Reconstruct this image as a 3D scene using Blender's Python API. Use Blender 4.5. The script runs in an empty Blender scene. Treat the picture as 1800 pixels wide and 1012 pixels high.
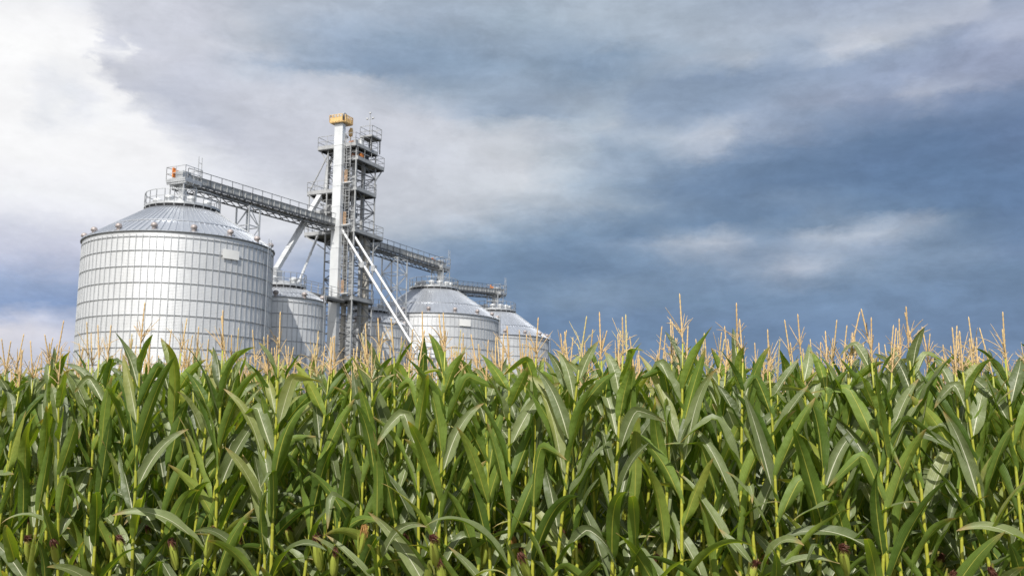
import bpy, math, random
import numpy as np
from mathutils import Vector, Matrix

# ------------------------------------------------------------------ scene, camera, sky, sun
scene = bpy.context.scene
COL = scene.collection
R = math.radians
CAM_Z = 1.8
F_PX, H_PX = 1754.0, 773.0          # focal length and eye level of an 1800 px wide frame, used to turn directions into angles

cam_data = bpy.data.cameras.new("camera")
cam = bpy.data.objects.new("camera", cam_data)
COL.objects.link(cam)
scene.camera = cam
cam_data.sensor_width = 36.0
cam_data.lens = F_PX / 1800 * 36
cam_data.clip_start = 0.05
cam_data.clip_end = 6000
cam.matrix_world = (Matrix.Translation((0, 0, CAM_Z)) @ Matrix.Rotation(R(90) + math.atan(267.35 / F_PX), 4, 'X')
                    @ Matrix.Rotation(0.007, 4, 'Z'))
cam_data.dof.use_dof = True
cam_data.dof.focus_distance = 7.8
cam_data.dof.aperture_fstop = 5.0

scene.view_settings.view_transform = 'Standard'
scene.view_settings.look = 'None'
scene.view_settings.exposure = 0.0
scene.view_settings.gamma = 1.0

SUN_EL, SUN_AZ = 46.0, 191.0        # azimuth clockwise from +Y (the view direction): behind the camera, to its left
sun_data = bpy.data.lights.new("sun", 'SUN')
sun_data.energy = 4.8
sun_data.angle = R(0.5)
sun_data.color = (1.0, 0.97, 0.91)
sun = bpy.data.objects.new("sun", sun_data)
COL.objects.link(sun)
sdir = Vector((math.sin(R(SUN_AZ)) * math.cos(R(SUN_EL)), math.cos(R(SUN_AZ)) * math.cos(R(SUN_EL)), math.sin(R(SUN_EL))))
sun.rotation_euler = sdir.to_track_quat('Z', 'Y').to_euler()


def lin(c):
    out = []
    for v in c[:3]:
        v = v / 255.0
        out.append(v / 12.92 if v <= 0.04045 else ((v + 0.055) / 1.055) ** 2.4)
    return out


class NT:
    """Small helper for building node trees."""
    def __init__(self, tree):
        self.t = tree
        self.n = tree.nodes
        self.l = tree.links

    def put(self, sock, v):
        if isinstance(v, bpy.types.NodeSocket):
            self.l.new(v, sock)
        elif v is not None:
            if hasattr(sock.default_value, '__len__') and not hasattr(v, '__len__'):
                v = (v,) * len(sock.default_value)
            sock.default_value = v

    def math(self, op, a, b=None, c=None, clamp=False):
        n = self.n.new('ShaderNodeMath')
        n.operation = op
        n.use_clamp = clamp
        self.put(n.inputs[0], a)
        if b is not None: self.put(n.inputs[1], b)
        if c is not None: self.put(n.inputs[2], c)
        return n.outputs[0]

    def vmath(self, op, a, b=None, scale=None):
        n = self.n.new('ShaderNodeVectorMath')
        n.operation = op
        self.put(n.inputs[0], a)
        if b is not None: self.put(n.inputs[1], b)
        if scale is not None: self.put(n.inputs['Scale'], scale)
        return n.outputs['Value'] if op in ('LENGTH', 'DOT_PRODUCT') else n.outputs[0]

    def sep(self, v):
        n = self.n.new('ShaderNodeSeparateXYZ')
        self.put(n.inputs[0], v)
        return n.outputs

    def comb(self, x=0.0, y=0.0, z=0.0):
        n = self.n.new('ShaderNodeCombineXYZ')
        for s, v in zip(n.inputs, (x, y, z)): self.put(s, v)
        return n.outputs[0]

    def noise(self, vec, scale, detail=3.0, rough=0.55, distort=0.0, out='Fac'):
        n = self.n.new('ShaderNodeTexNoise')
        if vec is not None: self.put(n.inputs['Vector'], vec)
        n.inputs['Scale'].default_value = scale
        n.inputs['Detail'].default_value = detail
        n.inputs['Roughness'].default_value = rough
        n.inputs['Distortion'].default_value = distort
        return n.outputs[out]

    def maprange(self, v, a, b, c=0.0, d=1.0, kind='LINEAR'):
        n = self.n.new('ShaderNodeMapRange')
        n.interpolation_type = kind
        n.clamp = True
        self.put(n.inputs[0], v)
        for s, x in zip((1, 2, 3, 4), (a, b, c, d)): self.put(n.inputs[s], x)
        return n.outputs[0]

    def mix(self, fac, a, b, blend='MIX'):
        n = self.n.new('ShaderNodeMix')
        n.data_type = 'RGBA'
        n.blend_type = blend
        self.put(n.inputs['Factor'], fac)
        ca = [s for s in n.inputs if s.type == 'RGBA']
        for s, v in zip(ca, (a, b)):
            if not isinstance(v, bpy.types.NodeSocket): v = (*v[:3], 1.0)
            self.put(s, v)
        return [s for s in n.outputs if s.type == 'RGBA'][0]

    def ramp(self, fac, stops, interp='LINEAR'):
        n = self.n.new('ShaderNodeValToRGB')
        cr = n.color_ramp
        cr.interpolation = interp
        cr.elements[0].position = stops[0][0]
        cr.elements[0].color = (*stops[0][1], 1)
        cr.elements[1].position = stops[-1][0]
        cr.elements[1].color = (*stops[-1][1], 1)
        for p, c in stops[1:-1]:
            e = cr.elements.new(p)
            e.color = (*c, 1)
        self.put(n.inputs[0], fac)
        return n.outputs[0]


# cloud colours of the storm sky by direction: (height in the frame, [(position across, r, g, b), ...])
SKY_ROWS = [
    (-60, [(0, 222, 225, 233), (300, 200, 204, 214), (700, 172, 186, 202), (1100, 175, 188, 204), (1800, 150, 165, 190)]),
    (0, [(0, 228, 230, 236), (130, 208, 211, 221), (300, 205, 208, 219), (420, 188, 196, 209), (600, 172, 184, 200), (750, 162, 176, 194),
         (900, 160, 176, 192), (1050, 174, 187, 201), (1200, 170, 183, 198), (1350, 164, 177, 195), (1500, 164, 176, 196), (1650, 160, 172, 194), (1750, 164, 174, 196), (1800, 136, 150, 180)]),
    (45, [(0, 240, 242, 245), (90, 232, 234, 240), (150, 214, 217, 226), (300, 206, 209, 220), (390, 200, 205, 215), (440, 180, 190, 204), (560, 160, 175, 195), (700, 146, 165, 187),
          (850, 152, 169, 189), (1000, 152, 169, 188), (1130, 166, 180, 196), (1250, 172, 184, 199), (1400, 172, 183, 199), (1550, 176, 186, 202), (1700, 178, 187, 204), (1760, 186, 193, 208), (1800, 164, 176, 198)]),
    (75, [(0, 248, 248, 250), (110, 246, 246, 248), (140, 222, 224, 232), (170, 208, 211, 221), (300, 205, 208, 219), (420, 188, 196, 208), (500, 166, 180, 198), (600, 148, 166, 189),
          (750, 140, 160, 184), (880, 148, 166, 187), (1000, 142, 161, 183), (1100, 140, 160, 183), (1180, 160, 176, 194), (1300, 172, 184, 199), (1370, 166, 179, 196), (1440, 158, 172, 192), (1480, 182, 191, 205), (1540, 196, 202, 214),
          (1620, 192, 199, 212), (1700, 186, 193, 208), (1800, 172, 181, 201)]),
    (92, [(0, 250, 250, 251), (118, 250, 250, 251), (135, 222, 224, 232), (165, 214, 216, 225), (200, 206, 209, 220), (320, 206, 209, 219), (420, 194, 200, 211), (520, 162, 177, 197), (640, 142, 162, 187),
          (780, 142, 162, 185), (920, 146, 165, 186), (1040, 136, 156, 180), (1120, 148, 166, 187), (1220, 166, 179, 196), (1330, 178, 188, 202), (1380, 158, 172, 192), (1470, 168, 180, 198), (1500, 196, 202, 214), (1570, 198, 204, 214),
          (1620, 186, 194, 208), (1680, 166, 177, 197), (1740, 158, 169, 192), (1800, 172, 181, 201)]),
    (112, [(0, 251, 251, 252), (122, 250, 250, 251), (134, 214, 216, 226), (180, 208, 211, 221), (192, 236, 237, 241), (206, 207, 210, 221), (320, 204, 207, 218), (400, 184, 192, 206), (460, 164, 178, 197), (560, 152, 170, 192), (660, 144, 163, 187),
           (780, 144, 163, 186), (920, 150, 167, 187), (1050, 138, 158, 181), (1140, 150, 167, 187), (1210, 154, 170, 190), (1330, 156, 171, 191), (1400, 148, 164, 187), (1490, 172, 183, 200), (1540, 162, 174, 194), (1620, 156, 169, 191), (1720, 150, 163, 188), (1800, 174, 182, 202)]),
    (127, [(0, 252, 252, 252), (120, 250, 250, 251), (140, 236, 237, 242), (184, 240, 241, 244), (198, 212, 214, 224), (310, 203, 206, 218), (400, 192, 199, 211), (460, 186, 194, 208), (540, 194, 200, 212), (620, 192, 199, 211), (680, 162, 177, 196), (760, 150, 168, 189),
           (900, 152, 169, 189), (1040, 148, 166, 187), (1100, 150, 167, 187), (1200, 140, 158, 182), (1320, 140, 158, 183), (1440, 146, 162, 186), (1600, 150, 164, 188), (1720, 150, 162, 187), (1800, 160, 170, 194)]),
    (150, [(0, 252, 252, 252), (118, 250, 250, 251), (136, 206, 209, 220), (200, 208, 211, 221), (300, 198, 202, 215), (400, 202, 206, 217), (480, 201, 205, 216), (600, 200, 204, 214), (660, 188, 196, 209), (740, 166, 180, 197), (830, 156, 172, 191),
           (930, 154, 170, 190), (1010, 160, 175, 193), (1090, 154, 170, 189), (1120, 142, 160, 183), (1300, 140, 158, 182), (1450, 150, 165, 188), (1620, 149, 162, 187), (1800, 154, 164, 189)]),
    (185, [(0, 250, 250, 251), (45, 236, 238, 243), (70, 244, 245, 248), (100, 240, 241, 245), (125, 251, 251, 252), (155, 248, 248, 250), (178, 206, 209, 220), (260, 193, 198, 212), (320, 200, 204, 217), (450, 206, 209, 219), (600, 203, 207, 217), (700, 200, 204, 214), (760, 186, 194, 207), (840, 158, 173, 192),
           (900, 150, 167, 188), (960, 154, 170, 190), (1060, 172, 185, 199), (1100, 164, 178, 195), (1130, 146, 163, 185), (1250, 142, 160, 184), (1380, 152, 166, 188), (1500, 156, 168, 191), (1600, 150, 163, 188), (1640, 176, 184, 202), (1690, 172, 181, 200), (1800, 152, 163, 188)]),
    (203, [(0, 251, 251, 252), (40, 242, 243, 247), (85, 232, 235, 241), (120, 238, 239, 244), (150, 250, 250, 251), (180, 248, 248, 250), (205, 214, 217, 226), (290, 194, 199, 213), (360, 202, 206, 218), (560, 206, 209, 219), (720, 205, 208, 217), (790, 198, 203, 213), (860, 180, 191, 204), (930, 190, 198, 209), (1000, 176, 188, 201), (1080, 182, 192, 204), (1120, 156, 171, 190),
           (1200, 150, 166, 187), (1300, 168, 180, 198), (1350, 154, 168, 190), (1450, 142, 158, 182), (1560, 136, 152, 180), (1610, 140, 155, 182), (1650, 156, 168, 191), (1720, 134, 150, 179), (1800, 128, 146, 176)]),
    (232, [(0, 250, 250, 251), (30, 236, 238, 243), (70, 244, 245, 247), (110, 234, 236, 242), (150, 246, 247, 249), (215, 247, 247, 249), (245, 212, 215, 225), (340, 195, 200, 214), (420, 204, 207, 218), (560, 206, 209, 219), (720, 206, 209, 218), (830, 204, 208, 216),
           (910, 204, 209, 217), (970, 190, 198, 210), (1030, 178, 190, 203), (1060, 158, 173, 191), (1110, 166, 179, 195), (1180, 172, 184, 199), (1220, 182, 191, 205), (1290, 186, 194, 207), (1330, 158, 171, 191), (1420, 140, 156, 181), (1500, 126, 146, 175), (1600, 120, 141, 172), (1720, 118, 139, 171), (1800, 116, 137, 169)]),
    (262, [(0, 249, 249, 250), (45, 234, 236, 241), (80, 242, 243, 246), (140, 249, 249, 250), (250, 246, 246, 248), (285, 224, 226, 233), (390, 203, 206, 218), (560, 205, 208, 218), (740, 203, 207, 217), (860, 206, 210, 217), (930, 200, 206, 214),
           (980, 182, 193, 205), (1040, 170, 184, 199), (1080, 150, 167, 187), (1140, 148, 166, 187), (1190, 164, 178, 196), (1260, 172, 183, 200), (1310, 136, 154, 179), (1400, 116, 138, 168), (1550, 104, 128, 160), (1700, 102, 126, 160), (1800, 108, 130, 164)]),
    (290, [(0, 249, 249, 250), (280, 246, 246, 248), (320, 228, 230, 236), (440, 208, 211, 221), (600, 205, 208, 218), (840, 204, 208, 216), (920, 206, 210, 217), (1000, 182, 193, 205), (1060, 158, 173, 191), (1150, 138, 157, 180), (1250, 122, 144, 172), (1400, 108, 132, 163), (1550, 100, 124, 157), (1700, 100, 125, 159), (1800, 106, 128, 162)]),
    (325, [(0, 248, 248, 249), (290, 246, 246, 248), (340, 230, 232, 238), (480, 209, 212, 221), (700, 205, 209, 218), (840, 202, 207, 215), (920, 203, 208, 215), (1000, 174, 187, 201),
           (1080, 146, 165, 186), (1200, 118, 141, 170), (1350, 108, 132, 163), (1550, 99, 124, 157), (1700, 100, 126, 160), (1800, 104, 128, 162)]),
    (355, [(0, 246, 246, 249), (290, 243, 244, 247), (450, 222, 224, 230), (650, 204, 208, 217), (800, 198, 203, 212), (900, 186, 196, 208), (1000, 172, 185, 200), (1120, 150, 168, 188), (1200, 126, 148, 175),
           (1310, 112, 136, 166), (1400, 122, 144, 172), (1500, 108, 133, 164), (1600, 102, 127, 160), (1800, 100, 125, 159)]),
    (385, [(0, 243, 244, 247), (280, 240, 241, 245), (450, 222, 224, 230), (620, 205, 209, 217), (780, 186, 195, 208), (880, 164, 179, 196), (1000, 140, 160, 183), (1100, 126, 149, 176), (1250, 114, 138, 167), (1400, 112, 136, 166), (1450, 124, 145, 171), (1560, 112, 136, 165), (1700, 103, 128, 160), (1800, 101, 126, 160)]),
    (408, [(0, 238, 239, 245), (140, 238, 239, 245), (460, 224, 226, 232), (600, 206, 210, 218), (740, 176, 188, 203), (880, 148, 167, 188), (1000, 126, 149, 175), (1120, 116, 140, 169),
           (1200, 136, 156, 180), (1290, 160, 174, 193), (1330, 134, 154, 179), (1380, 120, 143, 170), (1480, 128, 149, 174), (1560, 158, 172, 191), (1640, 156, 170, 190), (1690, 124, 146, 172), (1740, 108, 132, 163), (1800, 104, 128, 161)]),
    (426, [(0, 226, 228, 237), (140, 224, 226, 236), (460, 214, 217, 226), (580, 194, 200, 213), (720, 158, 174, 194), (860, 132, 154, 179), (1000, 118, 142, 170), (1090, 130, 151, 177), (1170, 160, 174, 193),
           (1260, 184, 193, 207), (1310, 170, 182, 200), (1345, 140, 159, 183), (1390, 142, 160, 184), (1440, 172, 184, 201), (1540, 180, 190, 205), (1600, 164, 177, 195), (1650, 138, 157, 181), (1720, 114, 137, 166), (1800, 108, 132, 164)]),
    (448, [(0, 214, 217, 231), (140, 212, 215, 230), (460, 202, 206, 219), (560, 180, 190, 208), (720, 144, 163, 188), (860, 124, 147, 174), (1000, 114, 138, 167), (1120, 124, 147, 174), (1200, 148, 165, 187), (1270, 156, 171, 192), (1330, 138, 157, 182), (1400, 152, 168, 190), (1480, 158, 172, 192), (1560, 142, 159, 183), (1640, 126, 147, 173), (1740, 116, 139, 168), (1800, 110, 134, 166)]),
    (474, [(0, 202, 206, 224), (140, 200, 204, 223), (460, 188, 194, 212), (560, 160, 175, 200), (720, 130, 151, 181), (860, 117, 141, 170), (1000, 112, 136, 166), (1150, 120, 143, 171), (1260, 130, 151, 177),
           (1340, 148, 165, 188), (1400, 182, 191, 207), (1440, 176, 187, 204), (1490, 142, 160, 183), (1600, 128, 149, 175), (1740, 126, 147, 174), (1800, 118, 140, 171)]),
    (500, [(0, 182, 191, 216), (140, 178, 188, 214), (460, 158, 174, 204), (580, 142, 161, 192), (750, 122, 146, 176), (900, 117, 141, 170), (1050, 128, 150, 176), (1180, 120, 143, 171), (1300, 124, 146, 174), (1410, 140, 158, 182), (1500, 124, 146, 173), (1700, 120, 143, 172), (1800, 116, 140, 170)]),
    (528, [(0, 156, 173, 205), (140, 153, 171, 205), (460, 138, 160, 198), (580, 130, 153, 189), (750, 118, 143, 175), (900, 116, 140, 170), (1000, 128, 150, 176), (1080, 126, 148, 175), (1200, 118, 142, 170), (1400, 118, 142, 172), (1800, 115, 139, 170)]),
    (560, [(0, 140, 161, 198), (140, 136, 158, 197), (500, 122, 148, 190), (700, 116, 142, 177), (900, 113, 138, 170), (1100, 112, 136, 168), (1400, 116, 140, 171), (1800, 113, 137, 169)]),
    (584, [(0, 178, 188, 214), (60, 200, 204, 221), (150, 172, 184, 212), (400, 138, 160, 196), (700, 116, 142, 176), (1100, 110, 135, 167), (1800, 112, 136, 169)]),
    (606, [(0, 222, 220, 228), (80, 214, 214, 225), (150, 192, 198, 218), (400, 148, 167, 198), (700, 118, 143, 176), (1100, 110, 135, 167), (1800, 112, 136, 169)]),
    (720, [(0, 190, 198, 218), (200, 168, 182, 208), (500, 140, 160, 190), (900, 124, 147, 176), (1800, 120, 143, 174)]),
]
# the rest of the overcast, all round the horizon (degrees clockwise from the view direction)
SKY_AROUND = [(-180, 235, 236, 240), (-140, 252, 250, 246), (-95, 250, 250, 250), (-60, 244, 245, 248), (-35, 240, 242, 246), (0, 190, 198, 210),
              (35, 122, 145, 176), (70, 130, 150, 178), (110, 150, 165, 188), (150, 200, 206, 216), (180, 235, 236, 240)]

world = bpy.data.worlds.new("World")
scene.world = world
world.use_nodes = True
wt = NT(world.node_tree)
wt.n.clear()
tc = wt.n.new('ShaderNodeTexCoord')
dvec = wt.vmath('NORMALIZE', tc.outputs['Generated'])
dx, dy, dz = wt.sep(dvec)[0:3]
az = wt.math('ARCTAN2', dx, dy)
el = wt.math('ARCSINE', dz)
pole = wt.comb(az, wt.math('MULTIPLY', el, 2.0), 0.0)
w1 = wt.noise(pole, 7.0, 4.0, 0.55, 0.3, 'Color')
w2 = wt.noise(pole, 26.0, 5.0, 0.6, 0.4, 'Color')
w1s, w2s = wt.sep(w1), wt.sep(w2)


def warp(base, i, a, b):
    v = wt.math('MULTIPLY_ADD', wt.math('SUBTRACT', w1s[i], 0.5), a, base)
    return wt.math('MULTIPLY_ADD', wt.math('SUBTRACT', w2s[i], 0.5), b, v)


azw = warp(az, 0, 0.040, 0.036)
elw = warp(el, 1, 0.016, 0.016)
w3 = wt.sep(wt.noise(pole, 75.0, 5.0, 0.62, 0.5, 'Color'))
azw = wt.math('MULTIPLY_ADD', wt.math('SUBTRACT', w3[0], 0.5), 0.018, azw)
elw = wt.math('MULTIPLY_ADD', wt.math('SUBTRACT', w3[1], 0.5), 0.010, elw)
AZ_SPAN = R(42)
fac_az = wt.math('MULTIPLY_ADD', azw, 1 / (2 * AZ_SPAN), 0.5, clamp=True)
col = None
prev_e = None
for y, stops in reversed(SKY_ROWS):
    e = math.atan((H_PX - y) / F_PX)
    st = [((math.atan((x - 900) / F_PX) + AZ_SPAN) / (2 * AZ_SPAN), lin((r, g, b))) for x, r, g, b in stops]
    rc = wt.ramp(fac_az, st)
    col = rc if col is None else wt.mix(wt.maprange(elw, prev_e, e), col, rc)
    prev_e = e
around = wt.ramp(wt.math('MULTIPLY_ADD', az, 1 / (2 * math.pi), 0.5), [((a + 180) / 360, lin((r, g, b))) for a, r, g, b in SKY_AROUND])
wide = wt.noise(pole, 2.2, 5.0, 0.6, 0.5)
around = wt.mix(wt.maprange(wide, 0.35, 0.65, 0.0, 0.45), around, lin((140, 155, 178)))
overhead = wt.mix(wt.maprange(wt.noise(dvec, 2.5, 5.0, 0.6, 0.4), 0.4, 0.6), lin((150, 164, 186)), lin((205, 210, 220)))
around = wt.mix(wt.maprange(el, R(30), R(62)), around, overhead)
side = wt.maprange(wt.math('ABSOLUTE', az), R(29), R(40), 0, 1, 'SMOOTHSTEP')
high = wt.maprange(el, R(26), R(36), 0, 1, 'SMOOTHSTEP')
col = wt.mix(wt.math('MAXIMUM', side, high), col, around)
# fine cloud grain, drawn out along the horizon
streak = wt.noise(wt.comb(az, wt.math('MULTIPLY', el, 4.5), 0.3), 11.0, 6.0, 0.62, 0.6)
grain = wt.noise(wt.comb(az, wt.math('MULTIPLY', el, 1.7), 4.3), 30.0, 6.0, 0.62, 0.8)
billow = wt.noise(wt.comb(az, wt.math('MULTIPLY', el, 1.9), 7.7), 13.0, 9.0, 0.66, 0.35)
lum = wt.math('ADD', wt.math('MULTIPLY_ADD', streak, 0.24, 0.88), wt.math('MULTIPLY_ADD', grain, 0.26, -0.13))
lum = wt.math('ADD', lum, wt.math('MULTIPLY_ADD', billow, 0.46, -0.23))
torn = wt.noise(wt.comb(az, wt.math('MULTIPLY', el, 2.3), 2.9), 8.0, 11.0, 0.66, 0.25)
lum = wt.math('MULTIPLY_ADD', wt.maprange(torn, 0.45, 0.58, -0.5, 0.5, 'SMOOTHSTEP'), 0.10, lum)
calm = wt.maprange(wt.sep(col)[1], 0.45, 0.9, 1.0, 0.35)
lum = wt.math('MULTIPLY_ADD', wt.math('SUBTRACT', lum, 1.0), calm, 1.0)
col = wt.mix(1.0, col, wt.comb(lum, lum, lum), 'MULTIPLY')
sky = wt.n.new('ShaderNodeTexSky')
sky.sky_type = 'NISHITA'
sky.sun_disc = False
sky.sun_elevation = R(SUN_EL)
sky.sun_rotation = R(SUN_AZ)
bg_sky = wt.n.new('ShaderNodeBackground')
wt.put(bg_sky.inputs['Color'], sky.outputs[0])
bg_sky.inputs['Strength'].default_value = 0.08
bg_cloud = wt.n.new('ShaderNodeBackground')
wt.put(bg_cloud.inputs['Color'], col)
bg_cloud.inputs['Strength'].default_value = 1.01
mixs = wt.n.new('ShaderNodeMixShader')
mixs.inputs[0].default_value = 0.96
wt.l.new(bg_sky.outputs[0], mixs.inputs[1])
wt.l.new(bg_cloud.outputs[0], mixs.inputs[2])
wout = wt.n.new('ShaderNodeOutputWorld')
wt.l.new(mixs.outputs[0], wout.inputs[0])
world.cycles.sampling_method = 'MANUAL'
world.cycles.sample_map_resolution = 512

# ------------------------------------------------------------------ materials
MATS = {}


def new_mat(name):
    m = bpy.data.materials.new(name)
    m.use_nodes = True
    nt = NT(m.node_tree)
    nt.n.clear()
    out = nt.n.new('ShaderNodeOutputMaterial')
    b = nt.n.new('ShaderNodeBsdfPrincipled')
    nt.l.new(b.outputs[0], out.inputs[0])
    MATS[name] = m
    return m, nt, b, out


def plain(name, c, rough=0.5, metal=0.0, var=0.12, scale=3.0, spec=0.5):
    m, nt, b, out = new_mat(name)
    t = nt.n.new('ShaderNodeTexCoord')
    n = nt.noise(t.outputs['Object'], scale, 5.0, 0.6)
    k = nt.maprange(n, 0.3, 0.7, 1 - var, 1 + var)
    nt.put(b.inputs['Base Color'], nt.mix(1.0, c, nt.comb(k, k, k), 'MULTIPLY'))
    nt.put(b.inputs['Roughness'], nt.maprange(n, 0.3, 0.7, rough - 0.08, rough + 0.08))
    b.inputs['Metallic'].default_value = metal
    b.inputs['Specular IOR Level'].default_value = spec
    return m


plain('galvanised', (0.56, 0.57, 0.58), 0.45, 0.55, 0.15, 2.0)
plain('trough_sheet', (0.50, 0.50, 0.49), 0.5, 0.1, 0.12, 1.5)
plain('grey_steel', (0.42, 0.425, 0.43), 0.5, 0.15, 0.2, 2.0)
plain('dark_steel', (0.15, 0.155, 0.165), 0.55, 0.3, 0.2, 2.0)
plain('ring_steel', (0.26, 0.265, 0.275), 0.5, 0.4, 0.2, 2.0)
plain('grating', (0.11, 0.113, 0.118), 0.6, 0.3, 0.2, 4.0)
plain('white_paint', (0.80, 0.80, 0.79), 0.4, 0.0, 0.05, 1.5)
plain('pipe_metal', (0.66, 0.665, 0.67), 0.42, 0.25, 0.16, 1.6)
plain('bright_sheet', (0.78, 0.79, 0.80), 0.38, 0.35, 0.06, 1.2)
plain('beige_sheet', (0.50, 0.47, 0.42), 0.5, 0.2, 0.12, 1.5)
plain('yellow_paint', (0.74, 0.50, 0.22), 0.5, 0.0, 0.12, 3.0)
plain('orange_paint', (0.72, 0.24, 0.05), 0.5, 0.0, 0.1, 3.0)
plain('tan_paint', (0.55, 0.36, 0.22), 0.5, 0.0, 0.1, 3.0)
plain('vent_metal', (0.40, 0.35, 0.335), 0.5, 0.3, 0.15, 3.0)
plain('gap_shade_black', (0.015, 0.015, 0.017), 0.7, 0.0, 0.1, 3.0)  # near-black colour standing in for shade below the bin walkways


def bin_wall_mat():
    m, nt, b, out = new_mat('bin_wall')
    t = nt.n.new('ShaderNodeTexCoord')
    x, y, z = nt.sep(t.outputs['Object'])[0:3]
    ang = nt.math('ARCTAN2', x, y)
    wn = nt.n.new('ShaderNodeTexWhiteNoise')
    wn.noise_dimensions = '2D'
    nt.put(wn.inputs['Vector'], nt.comb(nt.math('FLOOR', nt.math('MULTIPLY', ang, 16 / (2 * math.pi) * 1.0)), nt.math('FLOOR', nt.math('DIVIDE', z, 1.12)), 0))
    streak = nt.noise(nt.comb(nt.math('MULTIPLY', ang, 40.0), nt.math('MULTIPLY', z, 0.5), 0), 1.6, 4.0, 0.65)
    blot = nt.noise(t.outputs['Object'], 1.3, 5.0, 0.6)
    k = nt.math('ADD', nt.math('MULTIPLY_ADD', wn.outputs['Value'], 0.10, 0.88), nt.math('ADD', nt.math('MULTIPLY_ADD', streak, 0.30, -0.15), nt.math('MULTIPLY_ADD', blot, 0.14, -0.07)))
    nt.put(b.inputs['Base Color'], nt.mix(1.0, (0.84, 0.843, 0.852), nt.comb(k, k, k), 'MULTIPLY'))
    b.inputs['Metallic'].default_value = 0.5
    nt.put(b.inputs['Roughness'], nt.math('MULTIPLY_ADD', streak, 0.2, 0.34))
    # the shallow horizontal corrugation of the sheets
    wv = nt.math('SINE', nt.math('MULTIPLY', z, 2 * math.pi / 0.1016))
    bp = nt.n.new('ShaderNodeBump')
    bp.inputs['Strength'].default_value = 0.25
    bp.inputs['Distance'].default_value = 0.01
    nt.put(bp.inputs['Height'], nt.math('ADD', wv, nt.math('MULTIPLY', streak, 1.5)))
    nt.l.new(bp.outputs[0], b.inputs['Normal'])


bin_wall_mat()


def roof_mat():
    m, nt, b, out = new_mat('bin_roof')
    t = nt.n.new('ShaderNodeTexCoord')
    x, y, z = nt.sep(t.outputs['Object'])[0:3]
    ang = nt.math('ARCTAN2', x, y)
    st = nt.noise(nt.comb(nt.math('MULTIPLY', ang, 14.0), nt.math('MULTIPLY', z, 0.4), 0), 2.0, 4.0, 0.6)
    k = nt.math('MULTIPLY_ADD', st, 0.3, 0.85)
    nt.put(b.inputs['Base Color'], nt.mix(1.0, (0.60, 0.62, 0.655), nt.comb(k, k, k), 'MULTIPLY'))
    b.inputs['Metallic'].default_value = 0.75
    nt.put(b.inputs['Roughness'], nt.math('MULTIPLY_ADD', st, 0.2, 0.3))


roof_mat()


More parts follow.
